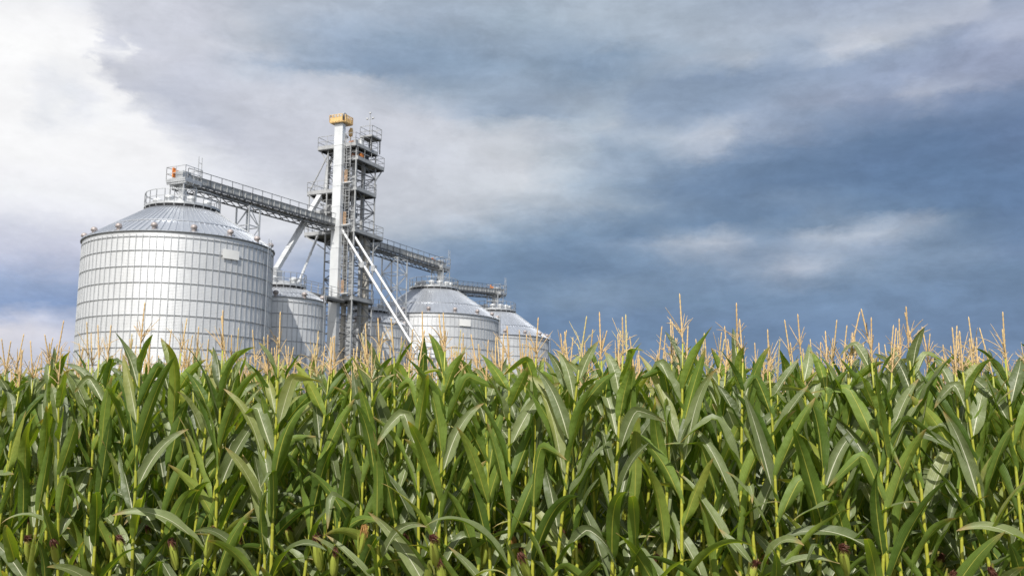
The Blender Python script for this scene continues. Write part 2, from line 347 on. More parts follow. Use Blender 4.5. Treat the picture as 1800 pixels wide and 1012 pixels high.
def leaf_mat():
    m, nt, b, out = new_mat('corn_leaf')
    uv = nt.n.new('ShaderNodeUVMap')
    uv.uv_map = 'UVMap'
    s, v = nt.sep(uv.outputs[0])[0:2]
    oi = nt.n.new('ShaderNodeObjectInfo')
    geo = nt.n.new('ShaderNodeNewGeometry')
    t = nt.n.new('ShaderNodeTexCoord')
    back = geo.outputs['Backfacing']
    d = nt.math('ABSOLUTE', nt.math('SUBTRACT', nt.math('FRACT', v), 0.5))
    leaf_id = nt.math('FLOOR', v)
    rnd = nt.n.new('ShaderNodeTexWhiteNoise')
    rnd.noise_dimensions = '2D'
    nt.put(rnd.inputs['Vector'], nt.comb(leaf_id, oi.outputs['Random'], 0))
    rv = rnd.outputs['Value']
    # midrib, wide at the base and fine at the tip
    wmid = nt.maprange(s, 0.0, 0.95, 0.062, 0.012)
    mid = nt.maprange(d, nt.math('MULTIPLY', wmid, 0.6), wmid, 1.0, 0.0, 'SMOOTHSTEP')
    veins = nt.math('MULTIPLY_ADD', nt.math('SINE', nt.math('MULTIPLY', d, 80.0)), 0.5, 0.5)
    along = nt.noise(nt.comb(nt.math('MULTIPLY', s, 3.0), nt.math('MULTIPLY', v, 14.0), rv), 3.0, 4.0, 0.6)
    blot = nt.noise(t.outputs['Object'], 6.0, 3.0, 0.5)
    tone = nt.math('ADD', nt.math('MULTIPLY_ADD', rv, 0.45, 0.40), nt.math('ADD', nt.math('MULTIPLY', along, 0.75), nt.math('MULTIPLY_ADD', veins, 0.34, -0.17)))  # lengthwise streaks imitate sheen in the colour, on top of the veins
    top = nt.mix(rv, (0.130, 0.172, 0.062), (0.245, 0.285, 0.130))  # pale grey of the sky's sheen put into the upper-side colour
    under = nt.mix(rv, (0.098, 0.175, 0.024), (0.200, 0.275, 0.050))  # saturated green of light shining through put into the underside colour
    base = nt.mix(back, top, under)
    base = nt.mix(nt.maprange(blot, 0.45, 0.75, 0.0, 0.4), base, (0.17, 0.22, 0.06))
    base = nt.mix(1.0, base, nt.comb(tone, tone, tone), 'MULTIPLY')
    midc = nt.mix(back, (0.68, 0.68, 0.50), (0.46, 0.47, 0.09))  # yellow on the underside of the midrib is painted backlight
    base = nt.mix(mid, base, midc)
    # some older leaves turn yellow in part
    base = nt.mix(nt.math('MULTIPLY', nt.maprange(rv, 0.86, 0.95, 0.0, 0.55), nt.maprange(nt.math('ADD', s, along), 0.6, 1.2)), base, (0.34, 0.33, 0.06))
    # dry tips and margins on a few leaves
    dry = nt.math('MULTIPLY', nt.maprange(nt.math('ADD', s, nt.math('MULTIPLY', along, 0.12)), 0.92, 1.03), nt.maprange(rv, 0.35, 0.55))
    edge = nt.math('MULTIPLY', nt.maprange(nt.math('ADD', d, nt.math('MULTIPLY', along, 0.10)), 0.535, 0.56), nt.maprange(rv, 0.7, 0.8))
    base = nt.mix(nt.math('MAXIMUM', dry, edge), base, (0.42, 0.30, 0.12))
    nt.put(b.inputs['Base Color'], base)
    nt.put(b.inputs['Roughness'], nt.math('ADD', nt.math('MULTIPLY_ADD', along, 0.20, 0.37), nt.math('MULTIPLY', back, 0.05)))
    nt.put(b.inputs['Specular IOR Level'], nt.maprange(back, 0, 1, 0.75, 0.45))
    bp = nt.n.new('ShaderNodeBump')
    bp.inputs['Strength'].default_value = 0.55
    bp.inputs['Distance'].default_value = 0.007
    ripple = nt.noise(nt.comb(nt.math('MULTIPLY', s, 14.0), nt.math('MULTIPLY', v, 2.2), rv), 1.0, 1.5, 0.45)
    nt.put(bp.inputs['Height'], nt.math('ADD', nt.math('MULTIPLY', veins, 0.12), nt.math('ADD', nt.math('MULTIPLY', ripple, 1.6), nt.math('MULTIPLY', mid, 0.8))))
    nt.l.new(bp.outputs[0], b.inputs['Normal'])
    tr = nt.n.new('ShaderNodeBsdfTranslucent')
    nt.put(tr.inputs['Color'], nt.mix(1.0, base, (1.9, 1.95, 0.36), 'MULTIPLY'))
    mx = nt.n.new('ShaderNodeMixShader')
    mx.inputs[0].default_value = 0.32
    nt.l.new(b.outputs[0], mx.inputs[1])
    nt.l.new(tr.outputs[0], mx.inputs[2])
    nt.l.new(mx.outputs[0], out.inputs[0])


leaf_mat()


def stalk_mat():
    m, nt, b, out = new_mat('corn_stalk')
    t = nt.n.new('ShaderNodeTexCoord')
    oi = nt.n.new('ShaderNodeObjectInfo')
    x, y, z = nt.sep(t.outputs['Object'])[0:3]
    n = nt.noise(nt.comb(nt.math('MULTIPLY', x, 60.0), nt.math('MULTIPLY', y, 60.0), nt.math('MULTIPLY', z, 6.0)), 1.0, 4.0, 0.6)
    c = nt.mix(n, (0.28, 0.31, 0.030), (0.52, 0.48, 0.055))
    c = nt.mix(nt.math('MULTIPLY', oi.outputs['Random'], 0.4), c, (0.24, 0.30, 0.04))
    nt.put(b.inputs['Base Color'], c)
    b.inputs['Roughness'].default_value = 0.42


stalk_mat()


def tassel_mat():
    m, nt, b, out = new_mat('corn_tassel')
    t = nt.n.new('ShaderNodeTexCoord')
    oi = nt.n.new('ShaderNodeObjectInfo')
    n = nt.noise(t.outputs['Object'], 90.0, 3.0, 0.6)
    c = nt.mix(n, (0.44, 0.26, 0.095), (0.78, 0.56, 0.29))
    c = nt.mix(nt.math('MULTIPLY', oi.outputs['Random'], 0.5), c, (0.68, 0.53, 0.28))
    c = nt.mix(nt.maprange(oi.outputs['Random'], 0.88, 0.95, 0.0, 0.4), c, (0.42, 0.44, 0.16))
    nt.put(b.inputs['Base Color'], c)
    b.inputs['Roughness'].default_value = 0.7


tassel_mat()


def husk_mat():
    m, nt, b, out = new_mat('corn_husk')
    uv = nt.n.new('ShaderNodeUVMap')
    uv.uv_map = 'UVMap'
    s, v = nt.sep(uv.outputs[0])[0:2]
    n = nt.noise(nt.comb(nt.math('MULTIPLY', s, 2.0), nt.math('MULTIPLY', v, 30.0), 0), 2.0, 4.0, 0.6)
    c = nt.mix(n, (0.28, 0.36, 0.04), (0.56, 0.60, 0.12))
    c = nt.mix(nt.maprange(nt.math('ADD', s, nt.math('MULTIPLY', n, 0.15)), 0.9, 1.05), c, (0.36, 0.22, 0.09))
    nt.put(b.inputs['Base Color'], c)
    b.inputs['Roughness'].default_value = 0.45
    bp = nt.n.new('ShaderNodeBump')
    bp.inputs['Strength'].default_value = 0.5
    bp.inputs['Distance'].default_value = 0.003
    nt.put(bp.inputs['Height'], n)
    nt.l.new(bp.outputs[0], b.inputs['Normal'])


husk_mat()
plain('silk_brown', (0.105, 0.036, 0.020), 0.6, 0.0, 0.4, 60.0)
plain('silk_tan', (0.40, 0.22, 0.07), 0.6, 0.0, 0.4, 60.0)


def ground_mat():
    m, nt, b, out = new_mat('soil')
    t = nt.n.new('ShaderNodeTexCoord')
    n = nt.noise(t.outputs['Object'], 3.0, 8.0, 0.65)
    g = nt.noise(t.outputs['Object'], 0.05, 5.0, 0.6)
    c = nt.mix(n, (0.045, 0.032, 0.022), (0.12, 0.085, 0.055))
    c = nt.mix(nt.maprange(g, 0.45, 0.6), c, (0.06, 0.085, 0.03))
    nt.put(b.inputs['Base Color'], c)
    b.inputs['Roughness'].default_value = 0.95


ground_mat()


# ------------------------------------------------------------------ mesh helpers
class MB:
    def __init__(self):
        self.v, self.f = [], []

    def add(self, vs, fs):
        o = len(self.v)
        self.v.extend(tuple(p) for p in vs)
        self.f.extend(tuple(i + o for i in f) for f in fs)
        return self

    def box(self, c, s, rz=0.0):
        x, y, z = s[0] / 2, s[1] / 2, s[2] / 2
        ca, sa = math.cos(rz), math.sin(rz)
        vs = []
        for dx, dy, dz in ((-x, -y, -z), (x, -y, -z), (x, y, -z), (-x, y, -z), (-x, -y, z), (x, -y, z), (x, y, z), (-x, y, z)):
            vs.append((c[0] + dx * ca - dy * sa, c[1] + dx * sa + dy * ca, c[2] + dz))
        return self.add(vs, [(0, 3, 2, 1), (4, 5, 6, 7), (0, 1, 5, 4), (1, 2, 6, 5), (2, 3, 7, 6), (3, 0, 4, 7)])

    def bar(self, a, b, w, h=None, up=(0, 0, 1)):
        """rectangular bar from a to b, w wide and h tall"""
        h = w if h is None else h
        a, b = Vector(a), Vector(b)
        d = (b - a).normalized()
        u = Vector(up)
        if abs(d.dot(u)) > 0.98: u = Vector((0, 1, 0))
        s = d.cross(u).normalized()
        u = s.cross(d).normalized()
        vs = []
        for p in (a, b):
            for i, j in ((-1, -1), (1, -1), (1, 1), (-1, 1)):
                vs.append(p + s * (w / 2 * i) + u * (h / 2 * j))
        return self.add(vs, [(0, 1, 2, 3), (7, 6, 5, 4), (0, 4, 5, 1), (1, 5, 6, 2), (2, 6, 7, 3), (3, 7, 4, 0)])

    def poly(self, pts, radii, n=8, cap=True):
        """a round tube through points"""
        P = [Vector(p) for p in pts]
        if not hasattr(radii, '__len__'): radii = [radii] * len(P)
        rings = []
        for i, p in enumerate(P):
            d = (P[min(i + 1, len(P) - 1)] - P[max(i - 1, 0)]).normalized()
            u = Vector((0, 0, 1)) if abs(d.z) < 0.9 else Vector((1, 0, 0))
            s = d.cross(u).normalized()
            u = s.cross(d)
            rings.append([p + (s * math.cos(2 * math.pi * k / n) + u * math.sin(2 * math.pi * k / n)) * radii[i] for k in range(n)])
        vs = [q for r_ in rings for q in r_]
        fs = []
        for i in range(len(P) - 1):
            for k in range(n):
                k2 = (k + 1) % n
                fs.append((i * n + k, i * n + k2, (i + 1) * n + k2, (i + 1) * n + k))
        if cap:
            fs.append(tuple(reversed(range(n))))
            fs.append(tuple(range((len(P) - 1) * n, len(P) * n)))
        return self.add(vs, fs)

    def tube(self, a, b, r, n=8):
        return self.poly([a, b], r, n)

    def lathe(self, prof, c=(0, 0, 0), n=48, close=False):
        """surface of revolution, prof = [(r, z), ...]"""
        vs, fs = [], []
        for r_, z in prof:
            for k in range(n):
                t = 2 * math.pi * k / n
                vs.append((c[0] + r_ * math.sin(t), c[1] + r_ * math.cos(t), c[2] + z))
        m = len(prof)
        for i in range(m if close else m - 1):
            j = (i + 1) % m
            for k in range(n):
                k2 = (k + 1) % n
                fs.append((i * n + k, j * n + k, j * n + k2, i * n + k2))
        return self.add(vs, fs)

    def ring(self, r0, r1, z0, z1, c=(0, 0), n=64):
        return self.lathe([(r0, z0), (r0, z1), (r1, z1), (r1, z0)], (c[0], c[1], 0), n, True)

    def build(self, name, mat, parent=None, off=(0, 0, 0), smooth=False, angle=None):
        me = bpy.data.meshes.new(name)
        o3 = off if len(off) == 3 else (*off, 0)
        me.from_pydata([(p[0] - o3[0], p[1] - o3[1], p[2] - o3[2]) for p in self.v], [], self.f)
        me.materials.append(MATS[mat])
        me.update()
        if smooth:
            me.polygons.foreach_set('use_smooth', [True] * len(me.polygons))
            if angle: me.set_sharp_from_angle(angle=angle)
        ob = bpy.data.objects.new(name, me)
        COL.objects.link(ob)
        if parent is not None: ob.parent = parent
        return ob


def tag(o, label=None, cat=None, group=None, kind=None):
    if label: o['label'] = label
    if cat: o['category'] = cat
    if group: o['group'] = group
    if kind: o['kind'] = kind
    return o


# the grain plant stands in its own frame: y runs along the line of bins, away from the camera
PO, PYAW = (-15.74, 94.71), -R(24.634)


def p2w(x, y):
    c, s = math.cos(PYAW), math.sin(PYAW)
    return (PO[0] + x * c - y * s, PO[1] + x * s + y * c)


def plant_thing(name, x, y, label, cat, group=None, z=0.0):
    o = bpy.data.objects.new(name, None)
    COL.objects.link(o)
    wx, wy = p2w(x, y)
    o.location = (wx, wy, z)
    o.rotation_euler = (0, 0, PYAW)
    return tag(o, label, cat, group)


def handrail(m, pts, h=1.07, step=1.1, r=0.02, toe=True, closed=False):
    pts = [Vector(p) for p in pts]
    if closed: pts = pts + [pts[0]]
    for a, b in zip(pts[:-1], pts[1:]):
        L = (b - a).length
        if L < 0.05: continue
        k = max(1, round(L / step))
        for i in range(k + 1):
            p = a.lerp(b, i / k)
            m.bar(p, p + Vector((0, 0, h)), r * 1.8)
        for hh in (h, h * 0.52):
            m.bar(a + Vector((0, 0, hh)), b + Vector((0, 0, hh)), r * 2, r * 2)
        if toe: m.bar(a + Vector((0, 0, 0.07)), b + Vector((0, 0, 0.07)), 0.02, 0.14)
    return m


def ladder(m, x, y, z0, z1, face=(0, -1), w=0.45):
    """a ladder with a hooped cage"""
    fx, fy = face
    sx, sy = -fy, fx
    for s in (-1, 1):
        m.bar((x + sx * w / 2 * s, y + sy * w / 2 * s, z0), (x + sx * w / 2 * s, y + sy * w / 2 * s, z1), 0.05)
    z = z0 + 0.3
    while z < z1:
        m.bar((x - sx * w / 2, y - sy * w / 2, z), (x + sx * w / 2, y + sy * w / 2, z), 0.03)
        z += 0.3
    z = z0 + 2.2
    while z < z1 + 0.6:
        arc = []
        for i in range(9):
            t = math.pi * i / 8
            arc.append((x + sx * 0.36 * math.cos(t) + fx * 0.62 * math.sin(t), y + sy * 0.36 * math.cos(t) + fy * 0.62 * math.sin(t), z))
        for a, b in zip(arc[:-1], arc[1:]): m.bar(a, b, 0.015, 0.04)
        z += 0.75
    for i in (1, 4, 7):
        t = math.pi * i / 8
        p = (x + sx * 0.36 * math.cos(t) + fx * 0.62 * math.sin(t), y + sy * 0.36 * math.cos(t) + fy * 0.62 * math.sin(t))
        if z1 - z0 > 3: m.bar((*p, z0 + 2.2), (*p, z1 + 0.5), 0.025)
    return m


# ------------------------------------------------------------------ ground
g = MB()
g.add([(-3000, -60, 0), (3000, -60, 0), (3000, 5000, 0), (-3000, 5000, 0)], [(0, 1, 2, 3)])
tag(g.build('ground', 'soil'), kind='structure')


# ------------------------------------------------------------------ grain bins
def grain_bin(x, y, rad, eave, deck_r, deck_z, ribs, vents, vent_turn, label, group, caps, face=None, sign=None, conc=True):
    t = plant_thing('grain_bin', x, y, label, 'grain bin', group)
    n = 96
    w = MB()
    w.lathe([(rad, 0.0), (rad, eave)], n=n)
    wall = w.build('wall', 'bin_wall', t, smooth=True)
    b = MB()
    for k in range(ribs):
        a = 2 * math.pi * (k + 0.5) / ribs
        b.box(((rad + 0.035) * math.sin(a), (rad + 0.035) * math.cos(a), eave / 2 - 0.1), (0.045, 0.03, eave - 0.24), -a)
    b.build('stiffener_ribs', 'galvanised', t)
    rg = MB()
    zz = [eave - 0.39]
    z = eave - 1.37
    while z > 0.5:
        zz.append(z)
        z -= 1.12
    for z in zz:
        rg.ring(rad - 0.01, rad + 0.05, z - 0.022, z + 0.022, n=n)
    rg.ring(rad - 0.02, rad + 0.10, eave - 0.04, eave + 0.03, n=n)
    rg.build('seam_rings', 'ring_steel', t, smooth=True, angle=R(40))
    # the conical roof with its raised ribs
    r0, z0, r1, z1 = rad + 0.14, eave + 0.035, deck_r - 0.1, deck_z - 0.22
    rf = MB()
    rf.lathe([(r0, z0 - 0.03), (r0, z0), (r1, z1), (r1, deck_z - 0.02)], n=n)
    roof = rf.build('roof', 'bin_roof', t, smooth=True, angle=R(25))
    rr = MB()
    for k in range(ribs):
        a = 2 * math.pi * k / ribs
        pa = Vector((r0 * math.sin(a), r0 * math.cos(a), z0 + 0.03))
        pb = Vector((r1 * math.sin(a), r1 * math.cos(a), z1 + 0.03))
        rr.bar(pa, pb, 0.04, 0.06)
    f_ = 0.40
    rm, zm = r0 + (r1 - r0) * f_, z0 + (z1 - z0) * f_
    rr.ring(rm - 0.02, rm + 0.05, zm, zm + 0.06, n=n)
    rr.build('roof_ribs', 'bin_roof', roof)
    for k in range(vents):
        a = vent_turn + 2 * math.pi * k / vents
        rv = r0 + (r1 - r0) * 0.06
        zv = z0 + (z1 - z0) * 0.06
        cx, cy = rv * math.sin(a), rv * math.cos(a)
        v = MB()
        v.lathe([(0.0, 0.44), (0.12, 0.42), (0.21, 0.34), (0.24, 0.22), (0.22, 0.14), (0.16, 0.13), (0.14, 0.10), (0.14, -0.12)], (cx, cy, zv), 14)
        v.build('roof_vent', 'vent_metal', t, smooth=True)
    # walkway ring round the fill hole
    dk = MB()
    dk.ring(deck_r - 0.75, deck_r, deck_z, deck_z + 0.05, n=48)
    for k in range(24):
        a = 2 * math.pi * k / 24
        s, c = math.sin(a), math.cos(a)
        dk.bar((r1 * s, r1 * c, deck_z - 0.20), (deck_r * s, deck_r * c, deck_z - 0.02), 0.06, 0.05)
    dk.build('walkway', 'galvanised', t)
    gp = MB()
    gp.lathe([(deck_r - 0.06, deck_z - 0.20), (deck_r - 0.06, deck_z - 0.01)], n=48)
    gp.build('gap_shade_band', 'gap_shade_black', t)  # solid black band that paints the shade of the gap under the walkway
    hr = MB()
    pts = [(deck_r * 0.985 * math.sin(2 * math.pi * k / 24), deck_r * 0.985 * math.cos(2 * math.pi * k / 24), deck_z + 0.05) for k in range(24)]
    handrail(hr, pts, 1.05, 1.5, 0.022, True, True)
    hr.build('handrail', 'galvanised', t)
    cp = MB()
    cp.lathe([(deck_r - 0.78, deck_z - 0.1), (deck_r - 0.9, deck_z + 0.32), (deck_r * 0.42, deck_z + 0.55), (0.0, deck_z + 0.62)], n=36)
    cp.build('centre_cap', 'galvanised', t, smooth=True, angle=R(35))
    for k in range(caps):
        a = 2 * math.pi * (k + 0.3) / caps
        rc = deck_r * 0.66
        v = MB()
        v.lathe([(0.0, 0.42), (0.20, 0.40), (0.33, 0.28), (0.35, 0.14), (0.26, 0.10), (0.22, -0.15)], (rc * math.sin(a), rc * math.cos(a), deck_z + 0.42), 14)
        v.build('deck_vent', 'bright_sheet', t, smooth=True)
    ld = MB()
    a = R(74)
    s, c = math.sin(a), math.cos(a)
    for q in (-0.22, 0.22):
        ld.bar((s * r0 + c * q, c * r0 - s * q, z0 + 0.12), (s * r1 + c * q, c * r1 - s * q, z1 + 0.12), 0.05)
        ld.bar((s * (rad + 0.25) + c * q, c * (rad + 0.25) - s * q, 0.4), (s * (rad + 0.25) + c * q, c * (rad + 0.25) - s * q, eave + 0.6), 0.05)
    zr = 0.6
    while zr < eave + 0.5:
        ld.bar((s * (rad + 0.25) - c * 0.22, c * (rad + 0.25) + s * 0.22, zr), (s * (rad + 0.25) + c * 0.22, c * (rad + 0.25) - s * 0.22, zr), 0.035)
        zr += 0.3
    ld.build('ladder', 'galvanised', t)
    if sign:
        a, zc, sw, sh = sign
        sg = MB()
        k = 7
        vs = []
        for i in range(k):
            aa = a + (i / (k - 1) - 0.5) * sw / rad
            for q in (0.13, 0.155):
                for zz_ in (-sh / 2, sh / 2):
                    vs.append(((rad + q) * math.sin(aa), (rad + q) * math.cos(aa), zc + zz_))
        fs = []
        for i in range(k - 1):
            o = i * 4
            fs += [(o, o + 4, o + 5, o + 1), (o + 3, o + 7, o + 6, o + 2), (o + 1, o + 5, o + 7, o + 3), (o + 2, o + 6, o + 4, o)]
        fs += [(0, 1, 3, 2), (4 * k - 4, 4 * k - 2, 4 * k - 1, 4 * k - 3)]
        sg.add(vs, fs)
        sg.build('sign_panel', 'white_paint', t)
    if conc:
        ft = MB()
        ft.ring(rad - 0.3, rad + 0.3, 0.0, 0.12, n=48)
        ft.build('footing', 'beige_sheet', t)
    return t


# angles are clockwise from the frame's own y axis; the camera lies at about 180 degrees minus a few
def toward_cam(x, y):
    wx, wy = p2w(x, y)
    dx, dy = -wx, -wy
    c, s = math.cos(-PYAW), math.sin(-PYAW)
    lx, ly = dx * c - dy * s, dx * s + dy * c
    return math.atan2(lx, ly)


BA, BB, BC, BD, BE = (-0.26, -22.23), (0.63, -11.14), (-2.13, 7.1), (-0.71, 18.1), (-0.26, 32.89)
fa = toward_cam(*BA)
grain_bin(*BA, 6.88, 15.95, 2.80, 18.93, 90, 16, fa + R(-7), 'largest ribbed steel grain bin with a blank white sign, standing in front of the others',
          'large ribbed steel grain bins', 7, sign=(fa - R(29.5), 14.72, 1.3, 0.66))
fb = toward_cam(*BB)
grain_bin(*BB, 3.8, 13.25, 2.2, 14.5, 56, 10, fb + R(5), 'small steel grain bin tucked behind the largest bin, fed by two sloping spouts',
          'small ribbed steel grain bins', 5)
fc = toward_cam(*BC)
grain_bin(*BC, 3.65, 13.3, 2.05, 14.72, 56, 10, fc + R(20), 'small steel grain bin behind the lattice tower, crossed by two white pipes',
          'small ribbed steel grain bins', 5, sign=(fc - R(28), 12.05, 1.3, 0.75))
fd = toward_cam(*BD)
grain_bin(*BD, 7.35, 15.0, 2.80, 18.5, 96, 16, fd + R(4), 'large steel grain bin rising behind the feet of the two white pipes',
          'large ribbed steel grain bins', 12, sign=(fd - R(27), 14.05, 1.35, 0.7))
fe = toward_cam(*BE)
grain_bin(*BE, 6.88, 14.2, 2.80, 17.7, 90, 16, fe + R(11), 'large steel grain bin last in the line, half hidden by the bin before it',
          'large ribbed steel grain bins', 12)


# ------------------------------------------------------------------ lattice frames
def lattice(posts, braces, corners, levels, pw, bw, cross=False):
    n = len(corners)
    for i, (x, y) in enumerate(corners):
        posts.bar((x, y, levels[0]), (x, y, levels[-1]), pw)
    for k, z in enumerate(levels):
        for i in range(n):
            a, b = corners[i], corners[(i + 1) % n]
            if k > 0: braces.bar((*a, z), (*b, z), bw)
            if k < len(levels) - 1:
                z2 = levels[k + 1]
                if cross or (k + i) % 2 == 0: braces.bar((*a, z), (*b, z2), bw * 0.8)
                if cross or (k + i) % 2 == 1: braces.bar((*b, z), (*a, z2), bw * 0.8)


def rect(cx, cy, w, d):
    return [(cx - w / 2, cy - d / 2), (cx + w / 2, cy - d / 2), (cx + w / 2, cy + d / 2), (cx - w / 2, cy + d / 2)]


def slab(m, x0, x1, y0, y1, z, t=0.14):
    m.box(((x0 + x1) / 2, (y0 + y1) / 2, z - t / 2), (x1 - x0, y1 - y0, t))


# the elevator support tower
T = plant_thing('elevator_tower', 0, 0, 'tall grey steel lattice tower carrying platforms beside the bright elevator leg', 'tower')
tx0, tx1, ty0, ty1 = -1.62, 1.62, -1.7, 1.7
corners = [(tx0, ty0), (tx1, ty0), (tx1, ty1), (tx0, ty1)]
levels = [0.0] + [25.4 - 1.72 * k for k in range(14, -1, -1)] + [27.1, 28.5, 29.75]
levels = [z for z in levels if z == 0.0 or z > 0.9]
for (cx_, cy_) in corners:
    MB().bar((cx_, cy_, 0), (cx_, cy_, 29.8), 0.11).build('post', 'grey_steel', T)
br = MB()
dmy = MB()
lattice(dmy, br, corners, levels, 0.1, 0.075)
for za, zb in zip(levels[:-1], levels[1:]):
    zm = (za + zb) / 2
    for i in range(4): br.bar((*corners[i], zm), (*corners[(i + 1) % 4], zm), 0.045)
    br.bar((tx0, 0, zb), (tx1, 0, zb), 0.06)
    br.bar((0, ty0, zb), (0, ty1, zb), 0.06)
br.build('bracing', 'dark_steel', T)
PLATS = [  # z, x0, x1, y0, y1
    (29.75, -2.65, 1.7, -2.0, 1.9),
    (28.45, -0.2, 1.8, -1.7, 3.0),
    (25.45, -3.9, 1.75, -1.75, 1.75),
    (23.5, -3.1, 0.0, -1.6, 1.2),
    (21.4, -4.05, 1.75, -1.75, 3.2),
    (14.9, -1.8, 1.75, -1.75, 1.75)]
for z, x0, x1, y0, y1 in PLATS:
    m = MB()
    slab(m, x0, x1, y0, y1, z, 0.10)
    for y in (y0 + 0.06, (y0 + y1) / 2, y1 - 0.06): m.bar((x0, y, z - 0.2), (x1, y, z - 0.2), 0.10, 0.22)
    for x in (x0 + 0.06, x1 - 0.06): m.bar((x, y0, z - 0.2), (x, y1, z - 0.2), 0.10, 0.22)
    pf = m.build('platform', 'grating', T)
    fa_ = MB()
    for a, b in (((x0, y0), (x1, y0)), ((x1, y0), (x1, y1)), ((x1, y1), (x0, y1)), ((x0, y1), (x0, y0))):
        fa_.bar((*a, z - 0.10), (*b, z - 0.10), 0.05, 0.24)
    fa_.build('fascia', 'grey_steel', pf)
    h = MB()
    handrail(h, [(x0, y0, z), (x1, y0, z), (x1, y1, z), (x0, y1, z)], 1.07, 1.2, 0.02, True, True)
    h.build('handrail', 'grey_steel', pf)
# knee struts under the overhanging platforms, and the hangers at their outer corners
def strut(a, b, w=0.09):
    MB().bar(a, b, w).build('knee_strut', 'grey_steel', T)


for z, x0, x1, y0, y1 in PLATS:
    for y in (ty0, ty1):
        if x0 < -2.4: strut((tx0, y, z - 1.75), (x0 + 0.15, y, z - 0.25))
    if y1 > 2.4:
        for x in (tx0, tx1): strut((x, ty1, z - 1.6), (x, y1 - 0.1, z - 0.25))
for y in (-1.6, 1.5):
    strut((-3.75, y, 21.6), (-3.75, y, 25.2), 0.08)
strut((-3.8, -1.6, 25.5), (-1.65, -1.6, 29.2))
# upper lookout platform with its posts
m = MB()
slab(m, 0.5, 1.9, 0.5, 2.2, 31.15, 0.10)
for x, y in ((0.6, 0.6), (1.8, 0.6), (1.8, 2.1), (0.6, 2.1)): m.bar((x, y, 29.7), (x, y, 31.1), 0.09)
up = m.build('platform', 'grating', T)
h = MB()
handrail(h, [(0.5, 0.5, 31.15), (1.9, 0.5, 31.15), (1.9, 2.2, 31.15), (0.5, 2.2, 31.15)], 1.07, 1.0, 0.02, True, True)
h.build('handrail', 'grey_steel', up)
m = MB()
ladder(m, 0.95, -2.02, 14.9, 21.4)
ladder(m, 0.95, -2.02, 21.6, 25.3)
ladder(m, 0.95, -2.02, 25.5, 29.6)
m.build('ladder', 'grey_steel', T)
# tan guard panels on the ladder landings
for z in (26.55, 22.45, 15.9):
    g_ = MB()
    for i in range(3):
        g_.bar((0.66 + i * 0.12, -2.1, z - 0.55), (0.66 + i * 0.12, -2.1, z + 0.6), 0.045)
    for q in (-0.55, 0.0, 0.6): g_.bar((0.64, -2.1, z + q), (0.92, -2.1, z + q), 0.05)
    g_.build('ladder_guard', 'tan_paint', T)
    s_ = MB()
    slab(s_, 0.58, 1.5, -2.3, -1.78, z - 0.62, 0.08)
    s_.build('landing', 'bright_sheet', T)
# distributor and transition housings between the platforms
m = MB()
m.lathe([(0.35, 24.9), (0.55, 24.4), (1.05, 23.6), (1.05, 23.52)], (-1.9, -0.3, 0), 16)
m.lathe([(1.0, 23.3), (0.95, 22.9), (0.45, 22.2), (0.4, 21.6)], (-1.7, -0.3, 0), 16)
m.build('distributor', 'grey_steel', T, smooth=True, angle=R(30))
m = MB()
m.box((-1.15, 0.2, 23.0), (0.7, 1.4, 3.6))
m.box((-1.1, 0.0, 26.3), (0.7, 1.0, 1.2))
m.box((0.1, 0.5, 29.1), (1.9, 1.7, 0.6))
m.build('housing', 'dark_steel', T)
for x, y, z, s in ((0.62, -1.2, 30.1, 0.3), (0.75, -1.2, 28.8, 0.3), (1.5, -0.9, 28.8, 0.34)):
    m = MB()
    m.poly([(x - s * 0.5, y, z), (x + s * 0.5, y, z)], 0.17, 12)
    m.box((x, y, z - 0.2), (s * 0.8, 0.26, 0.1))
    m.box((x + s * 0.7, y, z), (0.1, 0.34, 0.34))
    m.build('drive_motor', 'orange_paint', T)
m = MB()
m.poly([(0.35, -0.9, 30.9), (0.35, -0.9, 31.35), (0.42, -0.9, 31.7)], [0.2, 0.24, 0.12], 10)
m.bar((0.35, -0.9, 29.8), (0.35, -0.9, 30.9), 0.08)
m.build('valve_actuator', 'yellow_paint', T)
m = MB()
m.bar((1.35, 0.9, 31.2), (1.35, 0.9, 33.6), 0.05)
m.bar((1.0, 0.9, 33.0), (1.7, 0.9, 33.0), 0.04)
for x, z in ((1.02, 33.05), (1.7, 33.05), (1.35, 33.6)):
    m.lathe([(0, 0.16), (0.10, 0.12), (0.12, 0.0), (0.0, -0.04)], (x, 0.9, z), 8)
m.build('weather_mast', 'grey_steel', T)
# little elbow spouts at the tower head
m = MB()
m.poly([(-0.5, -0.3, 31.2), (-1.2, -0.8, 30.4), (-1.9, -1.2, 28.0), (-2.05, -1.3, 25.6)], 0.26, 12)
m.poly([(0.7, 0.4, 30.9), (0.7, 0.4, 29.9)], 0.3, 12)
m.poly([(0.3, -0.4, 29.9), (0.1, -0.4, 28.6), (-0.9, -0.5, 26.6)], 0.2, 10)
m.build('transfer_pipe', 'galvanised', T, smooth=True, angle=R(40))
m = MB()
m.poly([(1.05, 1.35, 20.9), (1.05, 1.35, 0.0)], 0.38, 16)
m.poly([(0.2, 0.9, 22.0), (0.7, 1.2, 21.3), (1.05, 1.35, 20.7)], 0.36, 14)
m.build('down_pipe', 'beige_sheet', T, smooth=True, angle=R(40))


